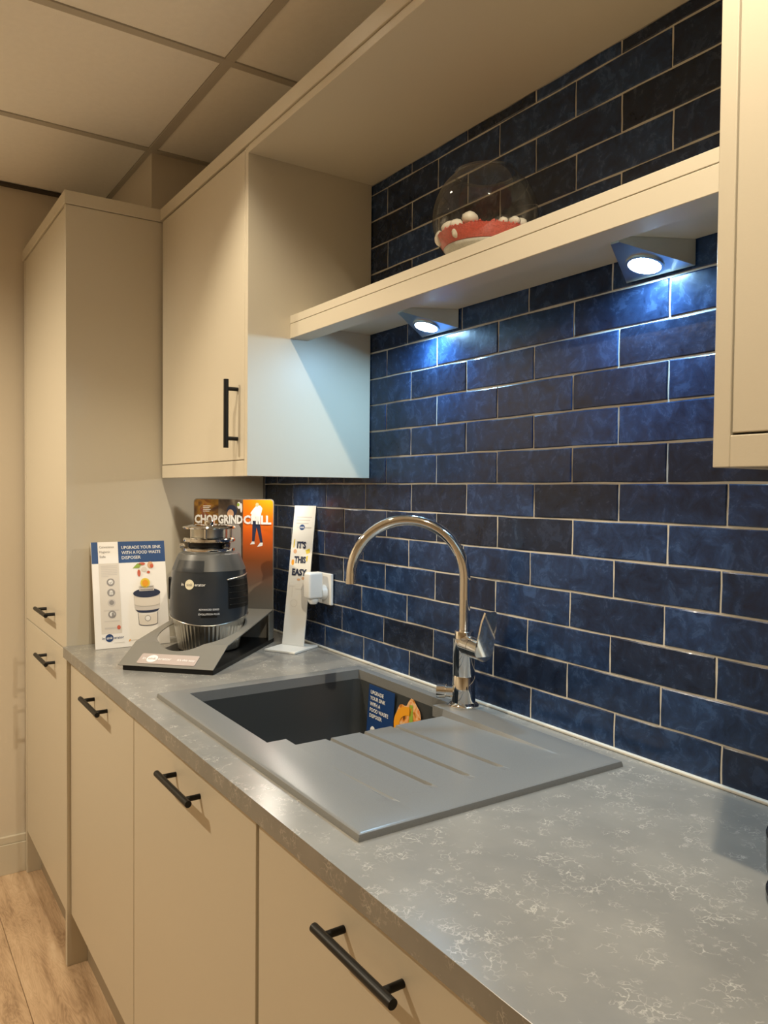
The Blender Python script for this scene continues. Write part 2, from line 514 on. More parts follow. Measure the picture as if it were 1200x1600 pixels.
wb = MB().box(XL - 0.1, XR, 0.0018, 0.12, 0.0, CEIL + 0.02).build('wall_back', M['grout']); tag(wb, kind='structure')
wl = MB().box(XL - 0.1, XL, YF, 0.0035, 0.0, CEIL + 0.02).build('wall_left', M['wall']); tag(wl, kind='structure')
wr = MB().box(XR, XR + 0.1, YF, 0.12, 0.0, CEIL + 0.02).build('wall_right', M['wall']); tag(wr, kind='structure')
wf = MB().box(XL - 0.1, XR + 0.1, YF - 0.1, YF, 0.0, CEIL + 0.02).build('wall_front', M['wall']); tag(wf, kind='structure')
bh = MB().box(XL, -1.640, -0.322, 0.003, 2.173, CEIL).build('wall_bulkhead', M['wall']); tag(bh, kind='structure')
pb = MB().box(-1.640, XR, -0.004, 0.0034, 2.172, CEIL).build('wall_upper', M['wall']); tag(pb, kind='structure')
bs = MB().box(XL, XL + 0.016, YF, -0.585, 0.0, 0.105, 0.001).box(XL, XL + 0.011, YF, -0.585, 0.105, 0.132, 0.003).build('baseboard_left', M['cab']); tag(bs, kind='structure')
tr = MB().box(XL, XL + 0.02, YF, -0.324, CEIL - 0.012, CEIL - 0.002).build('shadow_trim', mat('painted shadow gap', (0.05, 0.04, 0.03), 0.7)); tag(tr, kind='structure')  # wall-angle strip coloured dark to paint in the shadow line under the ceiling

# tiles: running bond, every tile its own piece
TX, TZ, GR = 0.202, 0.0659, 0.0037
Z0 = 1.37
ROWOFF = {-7: 0.0059, -6: -0.0025, -5: -0.0056, -4: 0.0017, -3: -0.0007, -2: 0.0051, -1: 0.0072, 0: 0.0016, 1: 0.0035, 2: 0.0009, 3: 0.0024, 4: 0.0006, 5: -0.0144, 6: 0.0, 7: 0.001, 8: 0.0003, 9: -0.0005, 10: -0.0031, 11: -0.0031}
def tile_mesh(w, h, seed):
    rnd = random.Random(seed)
    nx, nz = max(2, int(round(w / 0.034))), 3
    mb = MB()
    bv = 0.0016
    xs = [0, bv] + [bv + (w - 2 * bv) * i / nx for i in range(1, nx)] + [w - bv, w]
    zs = [0, bv] + [bv + (h - 2 * bv) * i / nz for i in range(1, nz)] + [h - bv, h]
    ph = [rnd.uniform(0, 6.28) for _ in range(4)]
    grid = []
    for i, x in enumerate(xs):
        col = []
        for j, z in enumerate(zs):
            edge = i in (0, len(xs) - 1) or j in (0, len(zs) - 1)
            yy = 0.0008 if edge else 0.00014 * sin(38 * x + ph[0]) + 0.00014 * sin(70 * z + ph[1])
            jx = jz = 0.0
            if i in (0, len(xs) - 1): jx = 0.0005 * sin(90 * z + ph[2])
            if j in (0, len(zs) - 1): jz = 0.0006 * sin(33 * x + ph[3])
            col.append(mb.bm.verts.new((x + jx, yy, z + jz)))
        grid.append(col)
    for i in range(len(xs) - 1):
        for j in range(len(zs) - 1):
            mb.bm.faces.new((grid[i][j], grid[i + 1][j], grid[i + 1][j + 1], grid[i][j + 1]))
    # side skirt back to the bed
    loop = [grid[i][0] for i in range(len(xs))] + [grid[-1][j] for j in range(1, len(zs))] + [grid[i][-1] for i in range(len(xs) - 2, -1, -1)] + [grid[0][j] for j in range(len(zs) - 2, 0, -1)]
    back = [mb.bm.verts.new((v.co.x, 0.0045, v.co.z)) for v in loop]
    n = len(loop)
    for k in range(n):
        mb.bm.faces.new((loop[k], back[k], back[(k + 1) % n], loop[(k + 1) % n]))
    return mb.mesh('tile', M['tile'], smooth=14, normals=False)
tcache = {}
ntile = 0
for k in range(-7, 12):
    z0 = Z0 + k * TZ + GR / 2
    z1 = Z0 + (k + 1) * TZ - GR / 2
    if k == -7: z0 = W + 0.001
    if k == 11: z1 = 2.1185
    x_lo, x_hi = (-1.499, 1.2) if k < 0 else ((-1.499, 0.9) if k == 0 else (-0.96, 0.36))
    base = ROWOFF[k] + (0.0 if k % 2 == 0 else TX / 2)
    i = int(math.floor((x_lo - base) / TX))
    while base + i * TX < x_hi:
        a = max(base + i * TX + GR / 2, x_lo); b = min(base + (i + 1) * TX - GR / 2, x_hi)
        i += 1
        if b - a < 0.012: continue
        key = (round(b - a, 4), round(z1 - z0, 4), random.randrange(5))
        if key not in tcache:
            tcache[key] = tile_mesh(b - a, z1 - z0, hash(key) & 1023)
        o = bpy.data.objects.new('tile', tcache[key]); COL.objects.link(o); o.parent = wb
        o.location = (a, random.uniform(-0.0004, 0.0004), z0)
        o.rotation_euler = (random.uniform(-0.004, 0.004), 0, random.uniform(-0.002, 0.002))
        ntile += 1
sl = MB().box(-1.498, 1.2, -0.007, 0.001, W + 0.0001, W + 0.006, 0.002).build('trim_2', M['seal']); tag(sl, kind='structure')

# ceiling: lay-in tiles and grid bars
ce = MB().box(XL, XR, YF, 0.0, CEIL + 0.03, CEIL + 0.06).build('ceiling', M['bar']); tag(ce, kind='structure')
GX, GY = -1.028, -0.325
gx = sorted([GX + 0.6 * i for i in range(-3, 8) if XL < GX + 0.6 * i < XR])
gy = sorted([GY + 0.6 * i for i in range(-6, 2) if YF < GY + 0.6 * i < 0])
bw = 0.012
for x in gx:
    MB().box(x - bw, x + bw, YF, -0.005, CEIL - 0.003, CEIL + 0.03).build('ceiling_bar', M['bar'], ce)
for y in gy:
    MB().box(XL, XR, y - bw, y + bw, CEIL - 0.0028, CEIL + 0.03).build('ceiling_bar', M['bar'], ce)
ex = [XL] + gx + [XR]; ey = [YF] + gy + [-0.004]
ccache = {}
for a, b in zip(ex, ex[1:]):
    for c, d in zip(ey, ey[1:]):
        key = (round(b - a, 3), round(d - c, 3))
        if key not in ccache:
            ccache[key] = MB().box(0.0135, b - a - 0.0135, 0.0135, d - c - 0.0135, 0.0, 0.015, 0.001, 1).mesh('ceiling_tile', M['ceil'])
        o = bpy.data.objects.new('ceiling_tile', ccache[key]); COL.objects.link(o); o.parent = ce; o.location = (a, c, CEIL)

# downlights (in the centres of ceiling tiles, all above and behind the view)
ring = MB().lathe([(0.040, -0.004), (0.054, -0.003), (0.056, 0.0), (0.038, 0.0)], n=32).mesh('trim_ring', M['white'], 40)
lens = MB().lathe([(0.0, -0.0015), (0.040, -0.0015)], n=32, ).mesh('lens', M['lens_warm'], normals=False)
for (x, y), watts, cone, lab in zip(((0.472, -0.625), (-0.728, -0.65), (-1.45, -1.85)), DOWN_W, (152, 98, 160),
                        ('round warm downlight in the ceiling over the right wall cabinet', 'round warm downlight in the ceiling in front of the sink', 'round warm downlight in the ceiling in front of the tall cabinet')):
    t = thing('ceiling_downlight', (x, y, CEIL), lab, 'downlight', group='ceiling downlights over the kitchen')
    ld = bpy.data.lights.new('downlight_beam', 'SPOT')
    ld.energy = watts; ld.color = WARM; ld.spot_size = rad(cone); ld.spot_blend = 0.6; ld.shadow_soft_size = 0.012
    lo = bpy.data.objects.new('downlight_beam', ld); COL.objects.link(lo); lo.parent = t; lo.location = (0, 0, -0.012)
    for nm, me in (('trim_ring', ring), ('lens', lens)):
        o = bpy.data.objects.new(nm, me); COL.objects.link(o); o.parent = t

# ------------------------------------------------------------------ cabinets
def handle(door, c, axis='x', length=0.170, post=0.062, yd=None, stand=0.029):
    """black bar handle on two posts; c is the middle of the bar's foot on the door face"""
    x, y, z = c
    mb = MB()
    h = length / 2
    d = Vector((1, 0, 0)) if axis == 'x' else Vector((0, 0, 1))
    p = Vector((x, y - stand, z))
    mb.cyl(p - d * h, p + d * h, 0.006, n=18)
    for s in (-1, 1):
        q = Vector((x, y, z)) + d * post * s
        mb.cyl(q + Vector((0, 0.0005, 0)), q - Vector((0, stand, 0)), 0.0048, n=14)
    return mb.build('handle', M['black'], door, smooth=50)

# tall cabinet
tall = thing('tall_cabinet', (-1.83, -0.3, 0), 'full height beige larder cabinet with two black bar handles beside the plain wall', 'cabinet')
MB().box(-2.142, -1.518, -0.58, -0.01, 0.15, 2.132).build('carcass', M['cab_in'], tall)
MB().box(-1.518, -1.4995, -0.603, -0.006, 0.0, 2.133, 0.0008, 1).build('end_panel', M['cab'], tall)
MB().box(-2.160, -2.1425, -0.603, -0.006, 0.0, 2.133, 0.0008, 1).build('end_panel', M['cab'], tall)
d = MB().box(-2.1395, -1.5205, -0.602, -0.5825, 0.899, 2.130, 0.001, 1).build('door', M['cab'], tall)
handle(d, (-1.725, -0.602, 0.978))
d = MB().box(-2.1395, -1.5205, -0.602, -0.5825, 0.150, 0.895, 0.001, 1).build('door', M['cab'], tall)
handle(d, (-1.725, -0.602, 0.834))
MB().box(-2.142, -1.518, -0.556, -0.540, 0.0, 0.148).build('plinth', M['plinth'], tall)
MB().box(-2.1775, -1.497, -0.606, -0.004, 2.1345, 2.171, 0.001, 1).build('cornice', M['cab'], tall)

# wall cabinet beside the tall one
wc = thing('wall_cabinet', (-1.18, -0.17, 1.384), 'beige wall cabinet with one upright black bar handle beside the floating shelf', 'cabinet')
MB().box(-1.484, -0.895, -0.316, -0.012, 1.435, 2.116).build('carcass', M['cab'], wc)
MB().box(-0.8935, -0.8780, -0.337, -0.002, 1.384, 2.1350, 0.0008, 1).build('end_panel', M['cab'], wc)
d = MB().box(-1.486, -0.8955, -0.337, -0.318, 1.4225, 2.1330, 0.001, 1).build('door', M['cab'], wc)
handle(d, (-0.933, -0.337, 1.530), 'z', 0.160, 0.058)
MB().box(-1.488, -0.8942, -0.337, -0.318, 1.384, 1.4205, 0.0008, 1).build('pelmet', M['cab'], wc)

# wall cabinet at the right edge
wc2 = thing('wall_cabinet', (0.62, -0.17, 1.381), 'beige wall cabinet cut off by the right edge of the picture', 'cabinet')
MB().box(0.325, 0.93, -0.316, -0.012, 1.404, 2.116).build('carcass', M['cab_in'], wc2)
MB().box(0.304, 0.3230, -0.337, -0.002, 1.381, 2.135, 0.0008, 1).build('end_panel', M['cab'], wc2)
MB().box(0.3252, 0.928, -0.337, -0.318, 1.4160, 2.1330, 0.001, 1).build('door', M['cab'], wc2)
MB().box(0.3232, 0.93, -0.337, -0.318, 1.381, 1.4135, 0.0008, 1).build('pelmet', M['cab'], wc2)

# canopy bridging the two wall cabinets, with the cornice that runs over all three
cp = thing('overhead_canopy', (-0.28, -0.17, 2.119), 'beige canopy board with cornice bridging the two wall cabinets', 'canopy')
MB().box(-0.8775, 0.3035, -0.337, -0.0005, 2.1190, 2.1362, 0.0006, 1).build('canopy_board', M['cab'], cp)
MB().box(-1.4965, 0.94, -0.341, -0.005, 2.1372, 2.1710, 0.0008, 1).build('cornice', M['cab'], cp)

# floating shelf
sh = thing('floating_shelf', (-0.28, -0.11, 1.7105), 'beige floating shelf on the blue tiles between the wall cabinets', 'shelf')
MB().box(-0.8775, 0.3035, -0.2290, -0.003, 1.7456, 1.7640, 0.0007, 1).build('shelf_board', M['cab'], sh)
MB().box(-0.8775, 0.3035, -0.2290, -0.181, 1.7105, 1.7447, 0.0008, 1).build('front_rail', M['cab'], sh)

# base cabinets
def base_cabinet(x0, x1, label, hx, xdoor0=None):
    t = thing('base_cabinet', ((x0 + x1) / 2, -0.3, 0), label, 'cabinet')
    mb = MB()
    mb.box(x0, x0 + 0.018, -0.572, -0.02, 0.15, 0.878).box(x1 - 0.018, x1, -0.572, -0.02, 0.15, 0.878)
    mb.box(x0 + 0.018, x1 - 0.018, -0.572, -0.02, 0.15, 0.168).box(x0 + 0.018, x1 - 0.018, -0.028, -0.02, 0.168, 0.60)
    mb.build('carcass', M['cab_in'], t)
    d = MB().box((xdoor0 or x0) + 0.0015, x1 - 0.0015, -0.592, -0.573, 0.150, 0.876, 0.001, 1).build('door', M['cab'], t)
    handle(d, (hx, -0.592, 0.822))
    MB().box(x0, x1, -0.548, -0.532, 0.0, 0.148).build('plinth', M['plinth'], t)
    return t
base_cabinet(-1.4975, -0.8885, 'beige base cabinet between the tall cabinet and the sink cabinet', -1.168)
base_cabinet(-0.8875, -0.2600, 'beige base cabinet under the sink basin', -0.555)
base_cabinet(-0.2590, 0.3600, 'beige base cabinet nearest the camera under the drainer end of the sink', 0.054, -0.2530)
base_cabinet(0.3610, 0.9800, 'beige base cabinet off the right edge of the picture', 0.67)

# worktop with a cut-out
wt = MB()
xs = [-1.4988, -0.825, -0.06, 1.0]; ys = [-0.612, -0.535, -0.072, -0.0015]
V = {}
for i, x in enumerate(xs):
    for j, y in enumerate(ys):
        for k, z in enumerate((W - 0.030, W)):
            V[i, j, k] = wt.bm.verts.new((x, y, z))
for i in range(3):
    for j in range(3):
        if i == 1 and j == 1: continue
        wt.bm.faces.new((V[i, j, 1], V[i + 1, j, 1], V[i + 1, j + 1, 1], V[i, j + 1, 1]))
        wt.bm.faces.new((V[i, j, 0], V[i, j + 1, 0], V[i + 1, j + 1, 0], V[i + 1, j, 0]))
bnd = [(V[i, 0, 0], V[i + 1, 0, 0], V[i + 1, 0, 1], V[i, 0, 1]) for i in range(3)] + [(V[i, 3, 0], V[i, 3, 1], V[i + 1, 3, 1], V[i + 1, 3, 0]) for i in range(3)] + \
      [(V[0, j, 0], V[0, j, 1], V[0, j + 1, 1], V[0, j + 1, 0]) for j in range(3)] + [(V[3, j, 0], V[3, j + 1, 0], V[3, j + 1, 1], V[3, j, 1]) for j in range(3)] + \
      [(V[1, 1, 0], V[1, 1, 1], V[2, 1, 1], V[2, 1, 0]), (V[1, 2, 0], V[2, 2, 0], V[2, 2, 1], V[1, 2, 1]), (V[1, 1, 0], V[1, 2, 0], V[1, 2, 1], V[1, 1, 1]), (V[2, 1, 0], V[2, 1, 1], V[2, 2, 1], V[2, 2, 0])]
for f in bnd: wt.bm.faces.new(f)
ed = [e for e in wt.bm.edges if len(e.link_faces) == 2 and abs(e.verts[0].co.y + 0.612) < 1e-6 and abs(e.verts[1].co.y + 0.612) < 1e-6 and abs(e.verts[0].co.x - e.verts[1].co.x) > 1e-3]
bmesh.ops.bevel(wt.bm, geom=ed, offset=0.0016, segments=2, profile=0.5, affect='EDGES')
wto = wt.build('worktop', M['worktop'])
tag(wto, 'grey speckled quartz worktop running along the blue tiled wall', 'worktop')

# ------------------------------------------------------------------ sink
sx0, sx1, sy0, sy1 = -0.842, -0.032, -0.557, -0.052
bx0, bx1, by0, by1 = -0.800, -0.420, -0.500, -0.078
ST = 0.010
sink = thing('kitchen_sink', ((sx0 + sx1) / 2, (sy0 + sy1) / 2, W), 'grey composite sink with one square basin and a grooved drainer', 'sink')
RX1, RY0, RY1 = -0.090, -0.464, -0.117
GRV = [(-0.379, -0.11), (-0.307, -0.113), (-0.237, -0.115)]
def deckz(x, y):
    e = min(x - sx0, sx1 - x, y - sy0, sy1 - y)
    z = ST
    if e <= 0.0: z = 0.0
    elif e < 0.001: z = 0.0055
    elif e < 0.003: z = 0.0085
    elif e < 0.006: z = 0.0095
    if x >= bx1 - 0.02 and x < RX1:
        f = 0.0135 * min(1.0, (RX1 - x) / 0.33)
        t = 0.0
        if RY0 < y < RY1:
            t = min(1.0, (y - RY0) / 0.007, (RY1 - y) / 0.003)
        dz = f * t
        if RY0 + 0.006 < y < RY0 + 0.0105: dz += 0.0016  # added groove, shaped to make the shade line along the recess edge visible
        if t > 0.5:
            for gy_, gx1 in GRV:
                d_ = abs(y - gy_)
                if d_ < 0.0058 and x < gx1:
                    dz += 0.0045 * min(1.0, (0.0058 - d_) / 0.0016) * min(1.0, (gx1 - x) / 0.02)
        z -= dz
    return z
XS = set([sx0, sx0 + 0.0008, sx0 + 0.002, sx0 + 0.0045, sx0 + 0.007, sx1, sx1 - 0.0008, sx1 - 0.002, sx1 - 0.0045, sx1 - 0.007, bx0, bx1, -0.455, RX1])
XS |= {round(bx0 + (bx1 - bx0) * i / 8, 5) for i in range(9)} | {round(bx1 + (RX1 - bx1) * i / 22, 5) for i in range(23)}
YS = set([sy0, sy0 + 0.0008, sy0 + 0.002, sy0 + 0.0045, sy0 + 0.007, sy1, sy1 - 0.0008, sy1 - 0.002, sy1 - 0.0045, sy1 - 0.007, by0, by1, RY0, RY0 + 0.007, RY0 + 0.0095, RY0 + 0.0115, RY1, RY1 - 0.003])
for g_, _ in GRV: YS |= {g_ - 0.0058, g_ + 0.0058, g_ - 0.0042, g_ + 0.0042}
YS |= {-0.48, -0.43, -0.345, -0.27, -0.2, -0.16, -0.1}
XS, YS = sorted(XS), sorted(YS)
dk = MB()
G = [[dk.bm.verts.new((x, y, W + deckz(x, y))) for y in YS] for x in XS]
def in_hole(xm, ym):
    if not (bx0 < xm < bx1 and by0 < ym < by1): return False
    return not (xm > -0.455 and ym > RY1)
hole = set()
for i in range(len(XS) - 1):
    for j in range(len(YS) - 1):
        if in_hole((XS[i] + XS[i + 1]) / 2, (YS[j] + YS[j + 1]) / 2):
            hole.add((i, j)); continue
        dk.bm.faces.new((G[i][j], G[i + 1][j], G[i + 1][j + 1], G[i][j + 1]))
low = {}
def lowv(v):
    if v not in low: low[v] = dk.bm.verts.new((v.co.x, v.co.y, W - 0.012))
    return low[v]
for (i, j) in hole:
    for (a, b, nb) in (((i, j), (i + 1, j), (i, j - 1)), ((i + 1, j), (i + 1, j + 1), (i + 1, j)), ((i + 1, j + 1), (i, j + 1), (i, j + 1)), ((i, j + 1), (i, j), (i - 1, j))):
        if nb not in hole:
            va, vb = G[a[0]][a[1]], G[b[0]][b[1]]
            dk.bm.faces.new((va, vb, lowv(vb), lowv(va)))
bmesh.ops.delete(dk.bm, geom=[v for v in dk.bm.verts if not v.link_faces], context='VERTS')
dk.build('deck', M['sink'], sink, smooth=16)
# basin: loops of rounded rectangles going down
def rloop(x0, x1, y0, y1, r, z, n=6):
    pts = []
    for cx, cy, a in ((x1 - r, y1 - r, 0), (x0 + r, y1 - r, 90), (x0 + r, y0 + r, 180), (x1 - r, y0 + r, 270)):
        pts += [(cx + r * cos(rad(a + 90 * i / n)), cy + r * sin(rad(a + 90 * i / n)), z) for i in range(n + 1)]
    return pts
bn = MB()
loops = []
for inset, r, z in ((-0.002, 0.002, -0.011), (0.0, 0.018, -0.0115), (0.006, 0.022, -0.10), (0.012, 0.026, -0.17), (0.018, 0.034, -0.186), (0.034, 0.05, -0.196), (0.07, 0.05, -0.199)):
    loops.append([bn.bm.verts.new(p) for p in rloop(bx0 + inset, bx1 - inset, by0 + inset, by1 - inset, r, W + z)])
for A, B in zip(loops, loops[1:]):
    for k in range(len(A)):
        bn.bm.faces.new((A[k], A[(k + 1) % len(A)], B[(k + 1) % len(A)], B[k]))
bn.bm.faces.new(loops[-1])
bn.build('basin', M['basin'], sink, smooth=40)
MB().lathe([(0.0, 0.0015), (0.03, 0.0015), (0.043, 0.003), (0.046, 0.0)], c=(-0.61, -0.29, W - 0.1985), n=32).build('drain', M['chrome'], sink, smooth=40)

# printed stickers on the back wall of the basin
def wall_sign(name, loc, label, cat, tilt=0.0):
    t = thing(name, loc, label, cat)
    t.rotation_euler = (tilt, 0, 0)
    return t
st = wall_sign('sink_sticker', (-0.690, by1 - 0.0055, W - 0.012), 'navy sticker with white words on the back wall of the sink basin', 'sticker', rad(-3.9))
bd = board(st, 'sticker_sheet', rect(-0.053, 0.053, -0.165, 0.0), 0.0005, M['navy'])
for i, s in enumerate(('UPGRADE', 'YOUR SINK', 'WITH A', 'FOOD WASTE', 'DISPOSER')):
    ptext(st, s, -0.044, -0.0205 - 0.0135 * i, 0.0120, M['wprint'], 2, 0.02)
pshape(st, 'badge', [disc(-0.026, -0.104, 0.0105)], M['wprint'], 2)
ptext(st, 'sink', -0.026, -0.1075, 0.0105, M['navy'], 3, 0.02, 'CENTER')
st = wall_sign('sink_sticker', (-0.575, by1 - 0.0055, W - 0.012), 'sticker of colourful food scraps beside the tap on the sink basin wall', 'sticker', rad(-3.9))
rim = []
random.seed(11)
for i in range(40):
    a = 2 * pi * i / 40
    k = 1 + 0.10 * sin(5 * a + 1) + 0.06 * sin(9 * a)
    rim.append((0.055 * k * cos(a), -0.068 + 0.064 * k * sin(a)))
board(st, 'sticker_sheet', rim, 0.0005, M['foodprint'])
pshape(st, 'orange_peel', [[(0.055 * cos(a) - 0.004, -0.062 + 0.045 * sin(a)) for a in [rad(80 + 200 * i / 16) for i in range(17)]] + [(0.034 * cos(a) - 0.004, -0.062 + 0.026 * sin(a)) for a in [rad(280 - 200 * i / 16) for i in range(17)]]], M['orangeprint'], 2)
pshape(st, 'leaf', [[(-0.004, -0.012), (0.008, -0.010), (0.012, -0.045), (-0.002, -0.05)]], M['greenprint'], 2)
pshape(st, 'pale_slice', [disc(0.028, -0.075, 0.016, 0.024)], M['skinprint'], 2)

# ------------------------------------------------------------------ tap
tx, ty = -0.4165, -0.068
TB = W + ST
tap = thing('mixer_tap', (tx, ty, TB), 'polished chrome swan neck mixer tap with side lever behind the sink', 'tap')
MB().lathe([(0.0, 0.0), (0.031, 0.0), (0.031, 0.004), (0.0285, 0.007), (0.0240, 0.010), (0.0232, 0.03), (0.0225, 0.062), (0.0218, 0.0632), (0.0225, 0.0644), (0.0225, 0.138), (0.0215, 0.1385)], c=(tx, ty, TB), n=40).lathe([(0.0195, 0.1), (0.0195, 0.152), (0.0185, 0.1535), (0.0, 0.1535)], c=(tx, ty, TB), n=40).build('body', M['chrome'], tap, smooth=35)
ang = rad(228)
dd = Vector((cos(ang), sin(ang), 0))
RA = 0.116
zs_ = W + 0.268
base = Vector((tx, ty, 0))
path = [base + Vector((0, 0, TB + 0.14)), base + Vector((0, 0, TB + 0.2))]
path += [base + dd * (RA - RA * cos(pi * i / 28)) + Vector((0, 0, zs_ + RA * sin(pi * i / 28))) for i in range(29)]
path += [base + dd * (2 * RA) + Vector((0, 0, zs_ - 0.008))]
MB().tube(path, 0.0112, 22).build('spout', M['chrome'], tap, smooth=60)
tip = base + dd * 2 * RA
MB().cyl(tip + Vector((0, 0, zs_ - 0.006)), tip + Vector((0, 0, zs_ - 0.016)), 0.0118, n=22).build('aerator', M['chrome'], tap, smooth=50)
la = Vector((cos(rad(-10)), sin(rad(-10)), 0))
hc = Vector((tx, ty, W + 0.136))
MB().cyl(hc, hc + la * 0.040, 0.0205, n=36).cyl(hc + la * 0.0412, hc + la * 0.076, 0.0205, n=36).build('lever_housing', M['chrome'], tap, smooth=50)
# blade: flat paddle standing on the end of the housing, leaning outwards
lv = MB()
side = Vector((-la.y, la.x, 0))
o0 = hc + la * 0.074
tilt = Vector((la.x * 0.27, la.y * 0.27, 0.96))
outl = [(0.0195 * cos(a), 0.0195 * sin(a)) for a in [rad(180 + 180 * i / 12) for i in range(13)]] + [(0.0165, 0.062), (0.012, 0.082)] + [(-0.012, 0.082), (-0.0165, 0.062)]
nrm = side.cross(tilt).normalized()
if nrm.dot(la) < 0: nrm = -nrm
A = [lv.bm.verts.new(o0 + side * s + tilt * h) for s, h in outl]
B = [lv.bm.verts.new(o0 + side * s + tilt * h + nrm * 0.005) for s, h in outl]
lv.bm.faces.new(A); lv.bm.faces.new(B[::-1])
for i in range(len(A)):
    lv.bm.faces.new((A[i], A[(i + 1) % len(A)], B[(i + 1) % len(A)], B[i]))
bmesh.ops.bevel(lv.bm, geom=[e for e in lv.bm.edges if len(e.link_faces) == 2 and e.calc_face_angle(0) > 0.8], offset=0.0012, segments=2, profile=0.5, affect='EDGES')
lv.build('lever', M['chrome'], tap, smooth=30)
kn = Vector((tx, ty, W + 0.038))
kd = Vector((-0.75, -0.66, 0)).normalized()
MB().cyl(kn + kd * 0.018, kn + kd * 0.036, 0.0115, n=28).cyl(kn + kd * 0.036, kn + kd * 0.054, 0.0140, n=28).build('valve_knob', M['chrome'], tap, smooth=40)

# ------------------------------------------------------------------ cabinet lights under the shelf
UND = 1.7456
def cab_light(xc, label, UND=1.7456, lens_mat=None, yb=-0.003):
    t = thing('cabinet_light', (xc, -0.06, UND), label, 'light', group=None)
    hw, dp = 0.065, 0.112
    mb = MB()
    top = [(xc - hw, yb), (xc - 0.008, yb - dp + 0.003), (xc + 0.008, yb - dp + 0.003), (xc + hw, yb)]
    zb = [UND - 0.040, UND - 0.010, UND - 0.010, UND - 0.040]
    A = [mb.bm.verts.new((x, y, UND - 0.0003)) for x, y in top]
    B = [mb.bm.verts.new((x, y, z)) for (x, y), z in zip(top, zb)]
    mb.bm.faces.new(A); mb.bm.faces.new(B[::-1])
    for i in range(4):
        mb.bm.faces.new((A[i], B[i], B[(i + 1) % 4], A[(i + 1) % 4]))
    mb.build('housing', M['steel'], t)
    # lens on the sloping lower face
    n = Vector((0, -0.030, -0.109)).normalized()
    n = Vector((0, -0.265, -0.964)).normalized()
    c = Vector((xc, yb - 0.037, UND - 0.040 + (0.037 / 0.109) * 0.030))
    ax = Vector((1, 0, 0)); ay = n.cross(ax).normalized()
    lm = MB(); rg = MB()
    lm.face([c + n * 0.0030 + (ax * cos(2 * pi * i / 32) + ay * sin(2 * pi * i / 32)) * 0.0255 for i in range(32)])
    for f in lm.bm.faces:
        f.normal_update()
        if f.normal.dot(n) < 0: f.normal_flip()
    lm.build('lens', lens_mat or M['lens_cool'], t, normals=False)
    P0 = [c + n * 0.0033 + (ax * cos(2 * pi * i / 32) + ay * sin(2 * pi * i / 32)) * 0.0255 for i in range(32)]
    P1 = [c + n * 0.0030 + (ax * cos(2 * pi * i / 32) + ay * sin(2 * pi * i / 32)) * 0.030 for i in range(32)]
    P2 = [c + n * -0.001 + (ax * cos(2 * pi * i / 32) + ay * sin(2 * pi * i / 32)) * 0.031 for i in range(32)]
    VV = [[rg.bm.verts.new(p) for p in P] for P in (P0, P1, P2)]
    for a, b in zip(VV, VV[1:]):
        for i in range(32):
            rg.bm.faces.new((a[i], a[(i + 1) % 32], b[(i + 1) % 32], b[i]))
    rg.build('bezel', M['steel'], t, smooth=40)
cab_light(-0.017, 'lit triangular cabinet light under the shelf, nearer the right wall cabinet')
cab_light(-0.592, 'lit triangular cabinet light under the shelf, nearer the left wall cabinet')
cab_light(-1.200, 'lit triangular cabinet light tucked up under the left wall cabinet', 1.4345, M['lens_white'], -0.085)

# ------------------------------------------------------------------ glass bowl with sand, gravel, pebbles
bcx, bcy, SHZ = -0.312, -0.118, 1.7640
BR = 0.097
bcz = SHZ + 0.0905
def sph(r, z0, z1, n):
    return [(sqrt(max(0, r * r - z * z)), z) for z in [z0 + (z1 - z0) * i / n for i in range(n + 1)]]
bowl = thing('glass_bowl', (bcx, bcy, SHZ), 'round clear glass bowl holding sand and red gravel on the shelf', 'bowl')
MB().lathe([(0.0, -0.0903)] + sph(BR, -0.0903, 0.080, 28), c=(bcx, bcy, bcz), n=56).build('glass', M['glass'], bowl, smooth=True, normals=True)
rp = [(bcx + 0.0555 * cos(2 * pi * i / 48), bcy + 0.0555 * sin(2 * pi * i / 48), bcz + 0.0803) for i in range(49)]
mb = MB()
mb.lathe([(0.0535, 0.079), (0.0575, 0.079), (0.0575, 0.0825), (0.0535, 0.0825), (0.0535, 0.079)], c=(bcx, bcy, bcz), n=48)
mb.build('rim', M['glass'], bowl, smooth=True)
rg = random.Random(5)
sand = MB().lathe([(0.0, -0.0885)] + sph(0.0945, -0.0885, -0.0568, 6) + [(0.04, -0.0568), (0.0, -0.0568)], c=(bcx, bcy, bcz), n=40).build('white_sand', M['sand'], smooth=True)
tag(sand, 'layer of pale sand at the bottom of the glass bowl', 'sand', kind='stuff')
# gravel: a lumpy bed of small grains, one object
gv = MB()
prof = sph(0.0943, -0.0555, -0.034, 4)
gv.lathe([(0.0, -0.0555), (0.06, -0.0555)] + prof + [(0.06, -0.033), (0.0, -0.032)], c=(bcx, bcy, bcz), n=40)
for i in range(900):
    a = rg.uniform(0, 2 * pi); edge = rg.random() < 0.55
    if edge:
        zz = rg.uniform(-0.0525, -0.032); rr = sqrt(0.0935 ** 2 - zz * zz) - 0.002
    else:
        zz = -0.032 + rg.uniform(-0.001, 0.002); rr = 0.085 * sqrt(rg.random())
    s = rg.uniform(0.0018, 0.0036)
    c = Vector((bcx + rr * cos(a), bcy + rr * sin(a), bcz + zz))
    vs = [gv.bm.verts.new(c + Vector(q) * s * rg.uniform(0.8, 1.2)) for q in ((1, 0, 0), (-1, 0, 0), (0, 1, 0), (0, -1, 0), (0, 0, 1), (0, 0, -1))]
    for f in ((0, 2, 4), (2, 1, 4), (1, 3, 4), (3, 0, 4), (2, 0, 5), (1, 2, 5), (3, 1, 5), (0, 3, 5)):
        gv.bm.faces.new([vs[k] for k in f])
gvo = gv.build('red_gravel', M['gravel'], normals=True)
